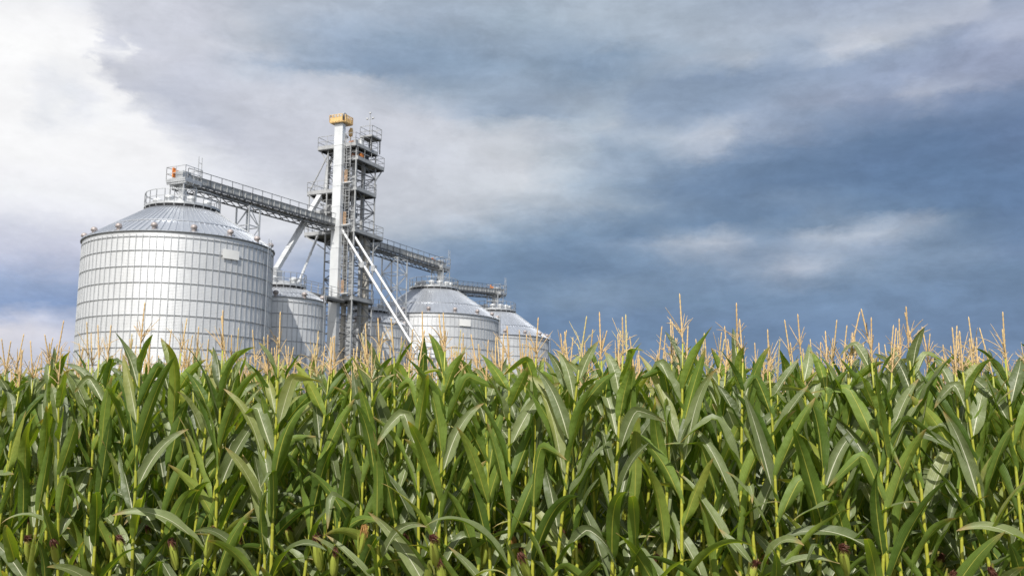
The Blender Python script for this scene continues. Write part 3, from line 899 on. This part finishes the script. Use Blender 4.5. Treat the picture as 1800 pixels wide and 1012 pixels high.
# ------------------------------------------------------------------ bucket elevator legs
def leg(x, y, w, d, ztop, mat, label, head=None, group=None):
    t = plant_thing('bucket_elevator', x, y, label, 'elevator', group)
    m, lo = MB(), MB()
    zs = 15.0 if mat == 'bright_sheet' else 0.8
    m.box((0, 0, (ztop + zs) / 2), (w, d, ztop - zs))
    z = zs + 0.6
    while z < ztop - 0.3:
        m.box((0, 0, z), (w + 0.05, d + 0.05, 0.05))
        z += 2.0
    m.build('casing', mat, t)
    if zs > 1:
        lo.box((0, 0, zs / 2 + 0.4), (w + 0.04, d + 0.04, zs - 0.8))
        for k in range(1, 7): lo.box((0, 0, 2.1 * k), (w + 0.1, d + 0.1, 0.05))
        lo.build('lower_casing', 'galvanised', t)
    b = MB()
    b.box((0, 0, 0.42), (w + 0.35, d + 0.6, 0.84))
    b.build('boot', 'grey_steel', t)
    return t


L1 = leg(0.05, -2.28, 0.93, 0.5, 31.7, 'bright_sheet', 'tall bright white elevator leg topped by a yellow guard')
m = MB()
m.box((0, 0.1, 32.05), (1.0, 0.9, 0.75))
m.poly([(-0.5, 0.1, 32.4), (0.5, 0.1, 32.4)], 0.42, 16)
m.build('head', 'grey_steel', L1)
m = MB()
slab(m, -0.83, 0.72, -0.55, 1.0, 31.85, 0.08)
y_ = MB()
for (a, b) in (((-0.83, -0.55), (0.58, -0.55)), ((-0.83, -0.55), (-0.83, 1.0)), ((0.72, -0.2), (0.72, 1.0)), ((-0.83, 1.0), (0.72, 1.0))):
    y_.bar((*a, 32.05), (*b, 32.05), 0.04, 0.42)
    for k in range(5):
        px_, py_ = a[0] + (b[0] - a[0]) * k / 4, a[1] + (b[1] - a[1]) * k / 4
        y_.bar((px_, py_, 31.85), (px_, py_, 32.55), 0.08)
    y_.bar((*a, 32.53), (*b, 32.53), 0.05)
y_.build('guard_rail', 'yellow_paint', L1)
m.build('head_platform', 'yellow_paint', L1)
leg(-0.5, 0.1, 0.36, 0.36, 29.6, 'beige_sheet', 'slim beige elevator leg inside the tower, next to the bright leg', group='elevator legs inside the tower')
leg(0.62, -0.45, 0.40, 0.36, 30.6, 'galvanised', 'grey elevator leg inside the tower, beside its front corner post', group='elevator legs inside the tower')
leg(0.95, 0.6, 0.3, 0.3, 28.6, 'grey_steel', 'darker elevator leg inside the tower, deepest behind its side bracing', group='elevator legs inside the tower')


# ------------------------------------------------------------------ conveyors with their walkways
def conveyor(x, y0, y1, z0, z1, label, ends, h=0.46):
    t = plant_thing('conveyor', x, (y0 + y1) / 2, label, 'conveyor', 'roof conveyors along the bins')
    off = (x, (y0 + y1) / 2, 0)
    A, B = Vector((x, y0, z0)), Vector((x, y1, z1))
    L = (B - A).length
    d = (B - A).normalized()
    m = MB()
    m.bar(A + Vector((0.22, 0, 0.30)), B + Vector((0.22, 0, 0.30)), 0.62, h)
    n = int(L / 0.75)
    for i in range(n + 1):
        p = A + d * (L * i / n) + Vector((0.22, 0, 0.30))
        m.bar(p - Vector((0, 0, h / 2 + 0.04)), p + Vector((0, 0, h / 2 + 0.04)), 0.70, 0.07, up=tuple(d))
    m.build('trough', 'trough_sheet', t, off)
    w = MB()
    w.bar(A + Vector((-0.55, 0, 0.02)), B + Vector((-0.55, 0, 0.02)), 0.8, 0.05)
    w.build('walkway', 'dark_steel', t, off)
    c = MB()
    for q in (-0.95, 0.5):
        c.bar(A + Vector((q, 0, -0.04)), B + Vector((q, 0, -0.04)), 0.10, 0.16)
        c.bar(A + Vector((q, 0, -0.48)), B + Vector((q, 0, -0.48)), 0.09, 0.10)
        k = int(L / 0.9)
        for i in range(k):
            pa = A + d * (L * i / k) + Vector((q, 0, -0.04))
            pb = A + d * (L * (i + 1) / k) + Vector((q, 0, -0.48))
            c.bar(pa, pb, 0.05)
    k = int(L / 1.8)
    for i in range(k + 1):
        p = A + d * (L * i / k)
        c.bar(p + Vector((-1.0, 0, -0.48)), p + Vector((0.75, 0, -0.48)), 0.06, 0.06)
    c.build('truss', 'dark_steel', t, off)
    for q in (-0.95, 0.56):
        hr = MB()
        handrail(hr, [A + Vector((q, 0, 0.04)), B + Vector((q, 0, 0.04))], 1.0, 1.3, 0.022, False)
        hr.build('handrail', 'grey_steel' if q < 0 else 'dark_steel', t, off)
    for y in ends:
        f = (y - y0) / (y1 - y0)
        p = A.lerp(B, f)
        m = MB()
        slab(m, p.x - 0.95, p.x + 0.95, p.y - 0.9, p.y + 0.9, p.z - 0.02, 0.12)
        for q in (-0.8, 0, 0.8): m.bar((p.x - 0.95, p.y + q, p.z - 0.2), (p.x + 0.95, p.y + q, p.z - 0.2), 0.08, 0.16)
        pl = m.build('end_platform', 'galvanised', t, off)
        hh = MB()
        handrail(hh, [(p.x - 0.95, p.y - 0.9, p.z), (p.x + 0.95, p.y - 0.9, p.z), (p.x + 0.95, p.y + 0.9, p.z), (p.x - 0.95, p.y + 0.9, p.z)], 1.07, 0.8, 0.02, True, True)
        hh.build('handrail', 'galvanised', pl, off)
        dv = MB()
        dv.box((p.x + 0.2, p.y - 0.3, p.z + 0.42), (0.7, 0.9, 0.6))
        dv.build('drive_head', 'galvanised', t, off)
        mo = MB()
        mo.poly([(p.x - 0.55, p.y - 0.5, p.z + 0.72), (p.x - 0.2, p.y - 0.5, p.z + 0.72)], 0.15, 12)
        mo.box((p.x - 0.6, p.y - 0.5, p.z + 0.72), (0.10, 0.28, 0.75))
        mo.build('drive_motor', 'orange_paint', t, off)
        ms = MB()
        for q in (0.0, 0.35):
            ms.bar((p.x + 0.9, p.y + 0.5 + q, p.z), (p.x + 0.9, p.y + 0.5 + q, p.z + 2.1), 0.035)
        ms.bar((p.x + 0.9, p.y + 0.5, p.z + 1.6), (p.x + 0.9, p.y + 0.85, p.z + 1.6), 0.03)
        ms.build('antenna_mast', 'grey_steel', t, off)  # thin twin antenna mast, carries no lamp
    return t


CX = -0.5
conveyor(CX, -22.2, -1.9, 21.25, 21.85, 'long overhead conveyor running from the largest bin to the lattice tower', [-22.0])
conveyor(CX, 1.75, 19.4, 21.0, 21.15, 'overhead conveyor running from the tower back over the two white pipes', [18.9])
conveyor(CX + 0.1, 19.8, 35.0, 18.85, 20.3, 'short low conveyor leading out to the last bin in the line', [34.0])


# steel frames that carry the conveyors
def stand(x, y, w, d, z0, z1, label, n, pw=0.11, bw=0.07, chute=False, group='conveyor support frames'):
    t = plant_thing('support_frame', x, y, label, 'frame', group, z0)
    p, b = MB(), MB()
    lattice(p, b, rect(0, 0, w, d), [(z1 - z0) * i / n for i in range(n + 1)], pw, bw)
    for (cx_, cy_) in rect(0, 0, w, d):
        MB().bar((cx_, cy_, 0), (cx_, cy_, z1 - z0), pw).build('post', 'galvanised', t)
    b.build('bracing', 'galvanised', t)
    if chute:
        c = MB()
        c.box((0, 0, (z1 - z0) / 2), (0.42, 0.42, z1 - z0 - 0.05))
        c.build('drop_chute', 'bright_sheet', t)
    return t


stand(CX, -22.05, 1.35, 1.35, 19.3, 20.98, 'short braced frame with a pale chute on the roof of the largest bin', 2, 0.09, 0.06, True)
stand(-0.55, -14.3, 1.35, 1.35, 0.0, 20.9, 'slender lattice trestle under the long conveyor, behind the largest bin roof', 13)
stand(-0.3, 8.9, 1.9, 1.9, 0.0, 20.45, 'slender lattice trestle under the conveyor just behind the two white pipes', 13)
stand(CX + 0.3, 18.7, 1.5, 1.5, 18.9, 20.75, 'short braced frame with a pale chute on the roof behind the white pipes', 2, 0.09, 0.06, True)
stand(CX + 0.2, 33.3, 1.5, 1.5, 18.1, 20.0, 'short braced frame with a pale chute on the last bin roof', 2, 0.09, 0.06, True)
stand(-0.2, 24.4, 0.5, 0.5, 0.0, 18.95, 'thin pole frame under the short low conveyor, between two big bins', 10, 0.08, 0.05)

# catwalk from the small bin to the tower
t = plant_thing('catwalk', 0.4, -5.3, 'narrow railed catwalk joining the small bin roof to the lattice tower', 'catwalk')
off = (0.4, -5.3, 0)
m = MB()
slab(m, 0.0, 0.8, -9.0, -1.75, 14.62, 0.08)
for q in (0.0, 0.8): m.bar((q, -9.0, 14.5), (q, -1.75, 14.5), 0.09, 0.22)
m.build('deck', 'grating', t, off)
for q in (0.0, 0.8):
    hr = MB()
    handrail(hr, [(q, -9.0, 14.62), (q, -1.75, 14.62)], 1.07, 1.0, 0.02, True)
    hr.build('handrail', 'grey_steel', t, off)


# ------------------------------------------------------------------ spouts
def spout(pts, r, label, group, square=False, boxes=(), mat='pipe_metal'):
    t = plant_thing('grain_spout', pts[0][0], pts[0][1], label, 'spout', group)
    off = (pts[0][0], pts[0][1], 0)
    m = MB()
    a, b = Vector(pts[0]), Vector(pts[-1])
    d = (b - a).normalized()
    k = max(2, int((b - a).length / 3))
    for i in range(k + 1):
        p = a.lerp(b, i / k)
        if not square: m.poly([p - d * 0.04, p + d * 0.04], r + 0.03, 14)
        else: m.bar(p - d * 0.04, p + d * 0.04, r * 2 + 0.06, r * 2 + 0.06)
    if square:
        for a, b in zip(pts[:-1], pts[1:]): m.bar(a, b, r * 2, r * 2)
        m.build('tube', mat, t, off)
    else:
        m.poly(pts, r, 14)
        m.build('tube', mat, t, off, True, R(40))
    for c, s in boxes:
        bx = MB()
        bx.box(c, s)
        bx.build('valve_box', 'galvanised', t, off)
    return t


spout([(-2.05, -2.3, 24.75), (0.25, -11.3, 16.1)], 0.21, 'thick white square spout falling from the tower to the small bin', 'white spouts from the tower to the small bin', True,
      [((0.3, -11.4, 15.6), (0.8, 0.8, 0.9))])
spout([(-2.35, -2.0, 20.9), (0.62, -9.0, 14.6)], 0.11, 'thin pale pipe falling from the tower beside the thick white spout', 'white spouts from the tower to the small bin')
spout([(0.45, -2.0, 21.4), (8.75, -2.0, 9.7)], 0.135, 'sloping white pipe in front of the steel bins, lower of the pair', 'pair of white loading pipes', False,
      [((2.95, -2.0, 17.85), (0.42, 0.42, 0.55))])
spout([(1.05, -1.4, 21.4), (9.9, -1.4, 9.1)], 0.125, 'sloping white pipe in front of the steel bins, upper of the pair', 'pair of white loading pipes', False,
      [((3.75, -1.4, 17.55), (0.42, 0.42, 0.55))])

t = plant_thing('loading_hopper', 9.3, -1.7, 'white loading hopper just above the corn, under the sloping white pipes', 'hopper')
off = (9.3, -1.7, 0)
m = MB()
m.box((9.3, -1.7, 7.9), (1.5, 1.8, 1.9))
v0 = len(m.v)
m.add([(8.55, -2.6, 6.95), (10.05, -2.6, 6.95), (10.05, -0.8, 6.95), (8.55, -0.8, 6.95), (9.05, -1.95, 5.8), (9.55, -1.95, 5.8), (9.55, -1.45, 5.8), (9.05, -1.45, 5.8)],
      [(0, 4, 5, 1), (1, 5, 6, 2), (2, 6, 7, 3), (3, 7, 4, 0), (4, 7, 6, 5)])
m.build('tank', 'pipe_metal', t, off)
m = MB()
for x, y in ((8.5, -2.65), (10.1, -2.65), (10.1, -0.75), (8.5, -0.75)): MB().bar((x, y, 0), (x, y, 8.9), 0.14).build('leg', 'grey_steel', t, off)
for z in (2.5, 5.0): 
    for a, b in zip(rect(9.3, -1.7, 1.6, 1.9), rect(9.3, -1.7, 1.6, 1.9)[1:] + rect(9.3, -1.7, 1.6, 1.9)[:1]): m.bar((*a, z), (*b, z), 0.1)
m.build('leg_brace', 'grey_steel', t, off)
m = MB()
handrail(m, [(8.5, -2.65, 8.87), (10.1, -2.65, 8.87), (10.1, -0.75, 8.87), (8.5, -0.75, 8.87)], 1.0, 0.8, 0.03, True, True)
m.build('handrail', 'grey_steel', t, off)

# ------------------------------------------------------------------ corn
rng = random.Random(20)


def leaf_strip(base, azm, a0, bend, pw, kink, L, W, side, twist, tw0, fold, seed, nseg, vv, lean):
    """one corn leaf: a channelled, wavy blade. returns (verts, uvs per vert, quads)"""
    rr = random.Random(seed)
    ph1, ph2 = rr.uniform(0, 6.28), rr.uniform(0, 6.28)
    k1, k2 = rr.uniform(13, 20), rr.uniform(13, 20)
    amp = rr.uniform(0.10, 0.30)
    p = Vector(base)
    verts, uvs = [], []
    ds = L / nseg
    for i in range(nseg + 1):
        s = i / nseg
        ang = a0 + bend * s ** pw
        if kink and s > kink[0]:
            ang += kink[1] * min(1.0, (s - kink[0]) / 0.07)
        ang = min(ang, R(176))
        az_ = azm + side * s * s
        rad = Vector((math.cos(az_), math.sin(az_), 0))
        tdir = rad * math.sin(ang) + Vector((0, 0, math.cos(ang)))
        b = Vector((-math.sin(az_), math.cos(az_), 0))
        n = -rad * math.cos(ang) + Vector((0, 0, math.sin(ang)))
        tw = tw0 * min(1, s * 4) + twist * s
        b, n = b * math.cos(tw) + n * math.sin(tw), n * math.cos(tw) - b * math.sin(tw)
        if i: p = p + tdir * ds
        w = W * (0.40 + 0.60 * math.sin(min(1.0, s / 0.40) * math.pi / 2)) * max(0.0, 1 - s ** 2.5) ** 0.82
        w = max(w, 0.0025)
        fo = fold * (1 - 0.65 * s) + 0.10
        if s < 0.1: fo += (0.1 - s) * 9
        for v in vv:
            av = abs(v)
            wave = amp * (math.sin(k1 * s + ph1) if v > 0 else math.sin(k2 * s + ph2)) * av * av * min(1, s * 3) * (1 - s * 0.5)
            off = b * (v * w / 2 * math.cos(fo * av)) + n * (w / 2 * (av * math.sin(fo * av) + wave))
            if av < 0.09: off -= n * 0.0025 * (1 - s)
            verts.append(p + off)
            uvs.append((s, v * 0.49 + 0.5))
    m = len(vv)
    quads = []
    for i in range(nseg):
        for j in range(m - 1):
            quads.append((i * m + j, (i + 1) * m + j, (i + 1) * m + j + 1, i * m + j + 1))
    return verts, uvs, quads


def make_leaf_mesh(name, leaves):
    V, UV, Q = [], [], []
    for k, (v, u, q) in enumerate(leaves):
        o = len(V)
        V.extend(v)
        UV.extend((a, b + k) for a, b in u)
        Q.extend(tuple(i + o for i in f) for f in q)
    me = bpy.data.meshes.new(name)
    me.from_pydata([tuple(p) for p in V], [], Q)
    uvl = me.uv_layers.new(name='UVMap')
    idx = np.empty(len(me.loops), dtype=np.int32)
    me.loops.foreach_get('vertex_index', idx)
    uvl.data.foreach_set('uv', np.array(UV, dtype=np.float32)[idx].ravel())
    me.materials.append(MATS['corn_leaf'])
    me.polygons.foreach_set('use_smooth', [True] * len(me.polygons))
    me.update()
    return me


def plant_design(seed, full=True):
    """meshes of one corn plant: (stalk, foliage, tassel)"""
    r = random.Random(seed)
    top = r.uniform(2.05, 2.19)                      # collar of the top leaf
    lean = (r.gauss(0, 0.03), r.gauss(0, 0.03))
    curve = (r.gauss(0, 0.02), r.gauss(0, 0.02))

    def axis(z):
        f = z / 2.0
        return Vector((lean[0] * f * 1.2 + curve[0] * f * f, lean[1] * f * 1.2 + curve[1] * f * f, z))

    nodes = []
    z = top
    gap = 0.125
    while z > 0.22:
        nodes.append(z)
        z -= gap
        gap = min(0.18, gap + 0.009)
    plane = r.uniform(0, math.pi)
    lv = []
    vv = (-1, -0.6, -0.28, -0.08, 0.08, 0.28, 0.6, 1) if full else (-1, -0.1, 0.1, 1)
    nseg = 20 if full else 8
    for i, z in enumerate(nodes):
        if not full and z < 1.2: continue
        azm = plane + math.pi * (i % 2) + r.gauss(0, 0.38)
        style = r.random()
        kink = None
        if i < 3:
            L, W = r.uniform(0.32, 0.46) + 0.07 * i, r.uniform(0.080, 0.102) + 0.010 * i
            a0, bend, pw = R(r.uniform(10, 34)), R(r.uniform(4, 50)), r.uniform(1.5, 3)
            if style > 0.86: kink = (r.uniform(0.45, 0.75), R(r.uniform(60, 110)))
        elif i < 8:
            L, W = r.uniform(0.60, 0.82), r.uniform(0.098, 0.128)
            a0, bend, pw = R(r.uniform(9, 27)), R(r.uniform(3, 46)), r.uniform(1.6, 3.4)
            if style > 0.78: kink = (r.uniform(0.45, 0.8), R(r.uniform(50, 120)))
        else:
            L, W = r.uniform(0.66, 0.88), r.uniform(0.095, 0.122)
            a0, bend, pw = R(r.uniform(18, 40)), R(r.uniform(12, 95)), r.uniform(1.4, 3.0)
            if style > 0.8: kink = (r.uniform(0.4, 0.75), R(r.uniform(50, 100)))
        if not kink: L = min(L, max(0.36, (top + r.uniform(0.02, 0.32) - z) / math.cos(min(1.2, a0 + bend * 0.35))))
        lv.append(leaf_strip(axis(z), azm, a0, bend, pw, kink, L, W, r.gauss(0, 0.5), r.gauss(0, 0.9), r.gauss(0, 0.75),
                             r.uniform(0.2, 0.75), r.random(), nseg, vv, lean))
    fol = make_leaf_mesh('foliage', lv)
    # stalk with its joints and the leaf sheaths
    st = MB()
    pts, rad = [], []
    zs = sorted(nodes)
    rb = 0.0150
    prev = 0.0
    for z in zs:
        f = 1 - 0.5 * (z / 2.2)
        for q, k in ((0.02, 1.0), (0.06, 1.12), (0.5, 1.08), (0.92, 1.04), (1.0, 1.08)):
            pts.append(axis(prev + (z - prev) * q)); rad.append(rb * f * k)
        prev = z
    for q in (0.03, 0.20):
        pts.append(axis(top + q)); rad.append(0.0058)
    if full: st.poly(pts, rad, 9)
    else: st.poly(pts[::3], rad[::3], 4)
    # tassel: one tall spike and a few side branches, all rough with spikelets
    ta = MB()
    b0 = axis(top + 0.20)
    tl = r.uniform(0.26, 0.37)
    td = Vector((lean[0] + r.gauss(0, 0.10), lean[1] + r.gauss(0, 0.10), 1)).normalized()

    def branch(a, d, L, rr_, droop, n):
        pts, rad = [], []
        side = Vector((d.x, d.y, 0))
        for i in range(n + 1):
            s = i / n
            p = a + d * (L * s) - Vector((0, 0, droop * s * s))
            pts.append(p)
            rad.append(rr_ * (0.72 + 0.42 * (i % 2)) * (0.75 + 0.55 * min(1, s * 5)) * (1 - 0.35 * s) if i < n else rr_ * 0.3)
        ta.poly(pts, rad, 5 if full else 3)

    ta.poly([axis(top + 0.02), b0], [0.0055, 0.005], 6 if full else 3)
    branch(b0, td, tl, 0.0060, 0, 18 if full else 5)
    nb = r.randint(5, 10) if full else 4
    for k in range(nb):
        aa = r.uniform(0, 6.283)
        tilt = R(r.uniform(10, 50))
        d = Vector((math.cos(aa) * math.sin(tilt), math.sin(aa) * math.sin(tilt), math.cos(tilt)))
        branch(b0 + td * (0.09 * r.random()), d, r.uniform(0.12, 0.24), 0.0024, r.uniform(0, 0.09), 9 if full else 3)
    return st, fol, ta, axis, plane


protos = []
for k in range(44):
    st, fol, ta, axis, plane = plant_design(100 + k)
    root = bpy.data.objects.new('corn_plant', None)
    so = st.build('stalk', 'corn_stalk', None, smooth=True)
    fo = bpy.data.objects.new('foliage', fol)
    COL.objects.link(fo)
    to = ta.build('tassel', 'corn_tassel', None, smooth=True)
    protos.append({'parts': (so, fo, to), 'axis': axis, 'plane': plane, 'used': False})


# ears: husk and silk as meshes of their own, shared by the plants that bear one
def ear_meshes(seed):
    r = random.Random(seed)
    L, rad = r.uniform(0.20, 0.235), r.uniform(0.024, 0.029)
    prof = [(0.0, 0.35), (0.05, 0.62), (0.2, 0.95), (0.4, 1.0), (0.6, 0.94), (0.8, 0.74), (0.92, 0.5), (1.0, 0.26)]
    n = 16
    V, UV, F = [], [], []
    for i, (s, q) in enumerate(prof):
        for k in range(n + 1):
            t = 2 * math.pi * k / n
            rr_ = rad * q * (1 + 0.05 * math.sin(3 * t + s * 4) + 0.03 * math.sin(7 * t))
            V.append((rr_ * math.cos(t), rr_ * math.sin(t), L * s))
            UV.append((s, k / n))
    for i in range(len(prof) - 1):
        for k in range(n):
            F.append((i * (n + 1) + k, i * (n + 1) + k + 1, (i + 1) * (n + 1) + k + 1, (i + 1) * (n + 1) + k))
    # loose husk blades that stand off the ear
    for q in range(3):
        t0 = 2.1 * q + r.random()
        o = len(V)
        for i in range(7):
            s = i / 6
            for j in (-1, 0, 1):
                t = t0 + j * 0.5 * (1 - 0.8 * s)
                rr_ = rad * (0.5 + 0.75 * math.sin(min(1, s * 1.4) * 1.57)) + 0.004 + 0.03 * max(0, s - 0.7) * (q + 0.5)
                V.append((rr_ * math.cos(t), rr_ * math.sin(t), L * (0.02 + (0.9 + 0.1 * q) * s)))
                UV.append((s * 0.95, 0.3 * q + j * 0.1 + 0.5))
        for i in range(6):
            for j in range(2):
                a = o + i * 3 + j
                F.append((a, a + 1, a + 4, a + 3))
    me = bpy.data.meshes.new('ear')
    me.from_pydata(V, [], F)
    uvl = me.uv_layers.new(name='UVMap')
    idx = np.empty(len(me.loops), dtype=np.int32)
    me.loops.foreach_get('vertex_index', idx)
    uvl.data.foreach_set('uv', np.array(UV, dtype=np.float32)[idx].ravel())
    me.materials.append(MATS['corn_husk'])
    me.polygons.foreach_set('use_smooth', [True] * len(me.polygons))
    sk = MB()
    lean = r.uniform(0, 6.28)
    for q in range(46):
        t = r.uniform(0, 6.28)
        sp = r.uniform(0.002, 0.013)
        h = r.uniform(0.012, 0.045)
        a = Vector((0.005 * math.cos(t), 0.005 * math.sin(t), L * 0.97))
        b = a + Vector((sp * math.cos(t), sp * math.sin(t), h * 0.7))
        c = b + Vector((sp * math.cos(t) + 0.014 * math.cos(lean), sp * math.sin(t) + 0.014 * math.sin(lean), r.uniform(-0.075, 0.0)))
        sk.poly([a, b, c], [0.0035, 0.003, 0.0012], 4)
    sme = sk.build('silk', 'silk_brown', None)
    return me, sme.data, sme


EARS = []
for k in range(5):
    me, smd, so = ear_meshes(500 + k)
    bpy.data.objects.remove(so)
    if k == 3:
        smd.materials.clear()
        smd.materials.append(MATS['silk_tan'])
    EARS.append((me, smd))

ORD1 = ['', 'first', 'second', 'third', 'fourth', 'fifth', 'sixth', 'seventh', 'eighth', 'ninth', 'tenth', 'eleventh', 'twelfth', 'thirteenth', 'fourteenth',
        'fifteenth', 'sixteenth', 'seventeenth', 'eighteenth', 'nineteenth']
TENS = {2: ('twentieth', 'twenty'), 3: ('thirtieth', 'thirty'), 4: ('fortieth', 'forty'), 5: ('fiftieth', 'fifty'), 6: ('sixtieth', 'sixty'), 7: ('seventieth', 'seventy'), 8: ('eightieth', 'eighty'), 9: ('ninetieth', 'ninety')}


def ordinal(n):
    if n < 20: return ORD1[n]
    t, u = divmod(n, 10)
    return TENS[t][0] if u == 0 else TENS[t][1] + '-' + ORD1[u]


ROW_DIR = Vector((0.971, -0.238, 0)).normalized()
ROW_NRM = Vector((0.238, 0.971, 0)).normalized()
ROW0 = Vector((-0.35, 7.6, 0))
ROW_GAP, STEP = 0.74, 0.138
ROW_NAMES = ['front', 'second', 'third', 'fourth', 'fifth', 'sixth', 'seventh', 'eighth']
n_ind = 0
copies = 0
stuff_spots = []
# where the photo shows ears near the foot of the frame: (position across 1800, height of the tip)
EAR_AT = [(20, 945, 1), (103, 948, 0), (158, 942, 2), (192, 985, 4), (262, 955, 0), (360, 958, 2), (388, 935, 1), (592, 955, 0), (606, 968, 4), (668, 928, 3), (796, 940, 1),
          (812, 985, 4), (965, 968, 2), (1312, 985, 0), (1483, 955, 1), (1632, 1000, 2), (1766, 985, 4)]
ear_taken = set()


def across(p):
    return 900 + F_PX * p.x / p.y


for row in range(26):
    base = ROW0 + ROW_NRM * (ROW_GAP * row) + ROW_DIR * rng.uniform(-0.08, 0.08)
    k0, k1 = -int(5.2 / STEP + row * 8), int(5.2 / STEP + row * 8)
    spots = []
    for k in range(k0, k1 + 1):
        p = base + ROW_DIR * (STEP * k + rng.gauss(0, 0.028)) + ROW_NRM * rng.gauss(0, 0.03)
        spots.append(p)
    if row < 7 and n_ind < 300:
        count = 0
        for p in spots:
            if not (-45 < across(p) < 1845) or n_ind >= 300:
                if p.y > 1.5: stuff_spots.append((p, row))
                continue
            count += 1
            n_ind += 1
            pr = protos[(n_ind * 7 + row * 3 + rng.randint(0, 5)) % len(protos)]
            root = bpy.data.objects.new('corn_plant', None)
            COL.objects.link(root)
            sc = rng.uniform(0.955, 1.06)
            root.location = p
            root.rotation_euler = (rng.gauss(0, 0.04), rng.gauss(0, 0.04), rng.gauss(-0.24, 0.55) - pr['plane'] + math.pi * rng.randint(0, 1) if row < 2 else rng.uniform(0, 6.283))
            root.scale = (sc, sc, sc)
            for o in pr['parts']:
                if pr['used']:
                    c = o.copy()
                    COL.objects.link(c)
                else:
                    c = o
                c.parent = root
            pr['used'] = True
            # an ear
            ear = None
            if row == 0:
                best = None
                for q, (px_, zt, kind) in enumerate(EAR_AT):
                    if q in ear_taken: continue
                    if abs(px_ - across(p)) < 34 and (best is None or abs(px_ - across(p)) < abs(EAR_AT[best][0] - across(p))): best = q
                if best is not None:
                    ear_taken.add(best)
                    ear = (0, CAM_Z - (EAR_AT[best][1] - H_PX) / F_PX * p.y, EAR_AT[best][2])
            elif row == 1 and rng.random() < 0.5:
                ear = (0, rng.uniform(0.9, 1.05), rng.randint(0, 4))
            if ear:
                me, smd = EARS[ear[2]]
                eo = bpy.data.objects.new('ear', me)
                COL.objects.link(eo)
                eo.parent = root
                # the ear leaves the stalk towards the open side of the row
                face = math.atan2(-1, rng.uniform(-0.6, 0.6)) - root.rotation_euler.z
                tilt = R(rng.uniform(22, 42))
                z_at = ear[1] / sc - 0.20
                a_ = pr['axis'](z_at)
                eo.location = a_ + Vector((math.cos(face) * 0.05, math.sin(face) * 0.05, 0.03))
                eo.rotation_euler = (0, tilt, face)
                eo.scale = (1.2, 1.2, 1.12)
                so = bpy.data.objects.new('silk', smd)
                COL.objects.link(so)
                so.parent = eo
            what = ['brown-silked ear', 'silk-tipped ear', 'pale green ear'][count % 3] if ear else None
            lb = f"{ordinal(count)} corn plant from the left edge in the {ROW_NAMES[row]} row of the field"
            if ear and row == 0: lb = f"{ordinal(count)} corn plant from the left edge in the front row, bearing a silk-tipped ear"
            tag(root, lb, 'corn plant', 'corn plants in rows')
        row_done = row
    else:
        lim = 1.15 * 900
        for p in spots:
            if p.y > 1.5 and abs(across(p) - 900) < 900 + 2600.0 / (1 + 0.15 * row): stuff_spots.append((p, row))
for pr in protos:
    if not pr['used']:
        for o in pr['parts']: bpy.data.objects.remove(o)

# the rest of the field, row behind row: one mass
lows = []
for k in range(10):
    st, fol, ta, axis, plane = plant_design(900 + k, False)
    parts = []
    nv = len(fol.vertices)
    co = np.empty(nv * 3)
    fol.vertices.foreach_get('co', co)
    fq = [tuple(p.vertices) for p in fol.polygons]
    uvl = np.empty(len(fol.loops) * 2)
    fol.uv_layers['UVMap'].data.foreach_get('uv', uvl)
    bpy.data.meshes.remove(fol)
    V = [co.reshape(-1, 3), np.array([tuple(p) for p in st.v]), np.array([tuple(p) for p in ta.v])]
    F = [fq, st.f, ta.f]
    U = [uvl.reshape(-1, 2), np.zeros((sum(len(f) for f in st.f), 2)), np.zeros((sum(len(f) for f in ta.f), 2))]
    allv = np.concatenate(V)
    offs = [0, len(V[0]), len(V[0]) + len(V[1])]
    loops = np.concatenate([np.array([i + o for f in fs for i in f], dtype=np.int64) for fs, o in zip(F, offs)])
    sizes = np.concatenate([np.array([len(f) for f in fs], dtype=np.int64) for fs in F])
    mats = np.concatenate([np.full(len(fs), i, dtype=np.int32) for i, fs in enumerate(F)])
    lows.append((allv, loops, sizes, mats, np.concatenate(U)))
AV, AL, AS, AM, AU = [], [], [], [], []
o = 0
for p, row in stuff_spots:
    v, l, s, m_, u = lows[rng.randrange(len(lows))]
    a = rng.uniform(0, 6.283)
    sc = rng.uniform(0.93, 1.06)
    ca, sa = math.cos(a) * sc, math.sin(a) * sc
    w = np.stack([v[:, 0] * ca - v[:, 1] * sa + p.x, v[:, 0] * sa + v[:, 1] * ca + p.y, v[:, 2] * sc], axis=1)
    AV.append(w)
    AL.append(l + o)
    AS.append(s)
    AM.append(m_)
    AU.append(u)
    o += len(v)
AV, AL, AS, AM, AU = (np.concatenate(q) for q in (AV, AL, AS, AM, AU))
me = bpy.data.meshes.new('corn_field')
me.vertices.add(len(AV))
me.vertices.foreach_set('co', AV.astype(np.float32).ravel())
me.loops.add(len(AL))
me.loops.foreach_set('vertex_index', AL.astype(np.int32))
me.polygons.add(len(AS))
starts = np.zeros(len(AS), dtype=np.int32)
starts[1:] = np.cumsum(AS)[:-1]
me.polygons.foreach_set('loop_start', starts)
for nm in ('corn_leaf', 'corn_stalk', 'corn_tassel'): me.materials.append(MATS[nm])
me.polygons.foreach_set('material_index', AM)
me.polygons.foreach_set('use_smooth', np.ones(len(AS), dtype=bool))
uv = me.uv_layers.new(name='UVMap')
uv.data.foreach_set('uv', AU.astype(np.float32).ravel())
me.update(calc_edges=True)
me.validate()
fo = bpy.data.objects.new('corn_field', me)
COL.objects.link(fo)
tag(fo, 'mass of ripening corn stretching away behind the near rows', 'corn field', kind='stuff')
print('individual plants', n_ind, 'stuff plants', len(stuff_spots), 'faces', len(AS))
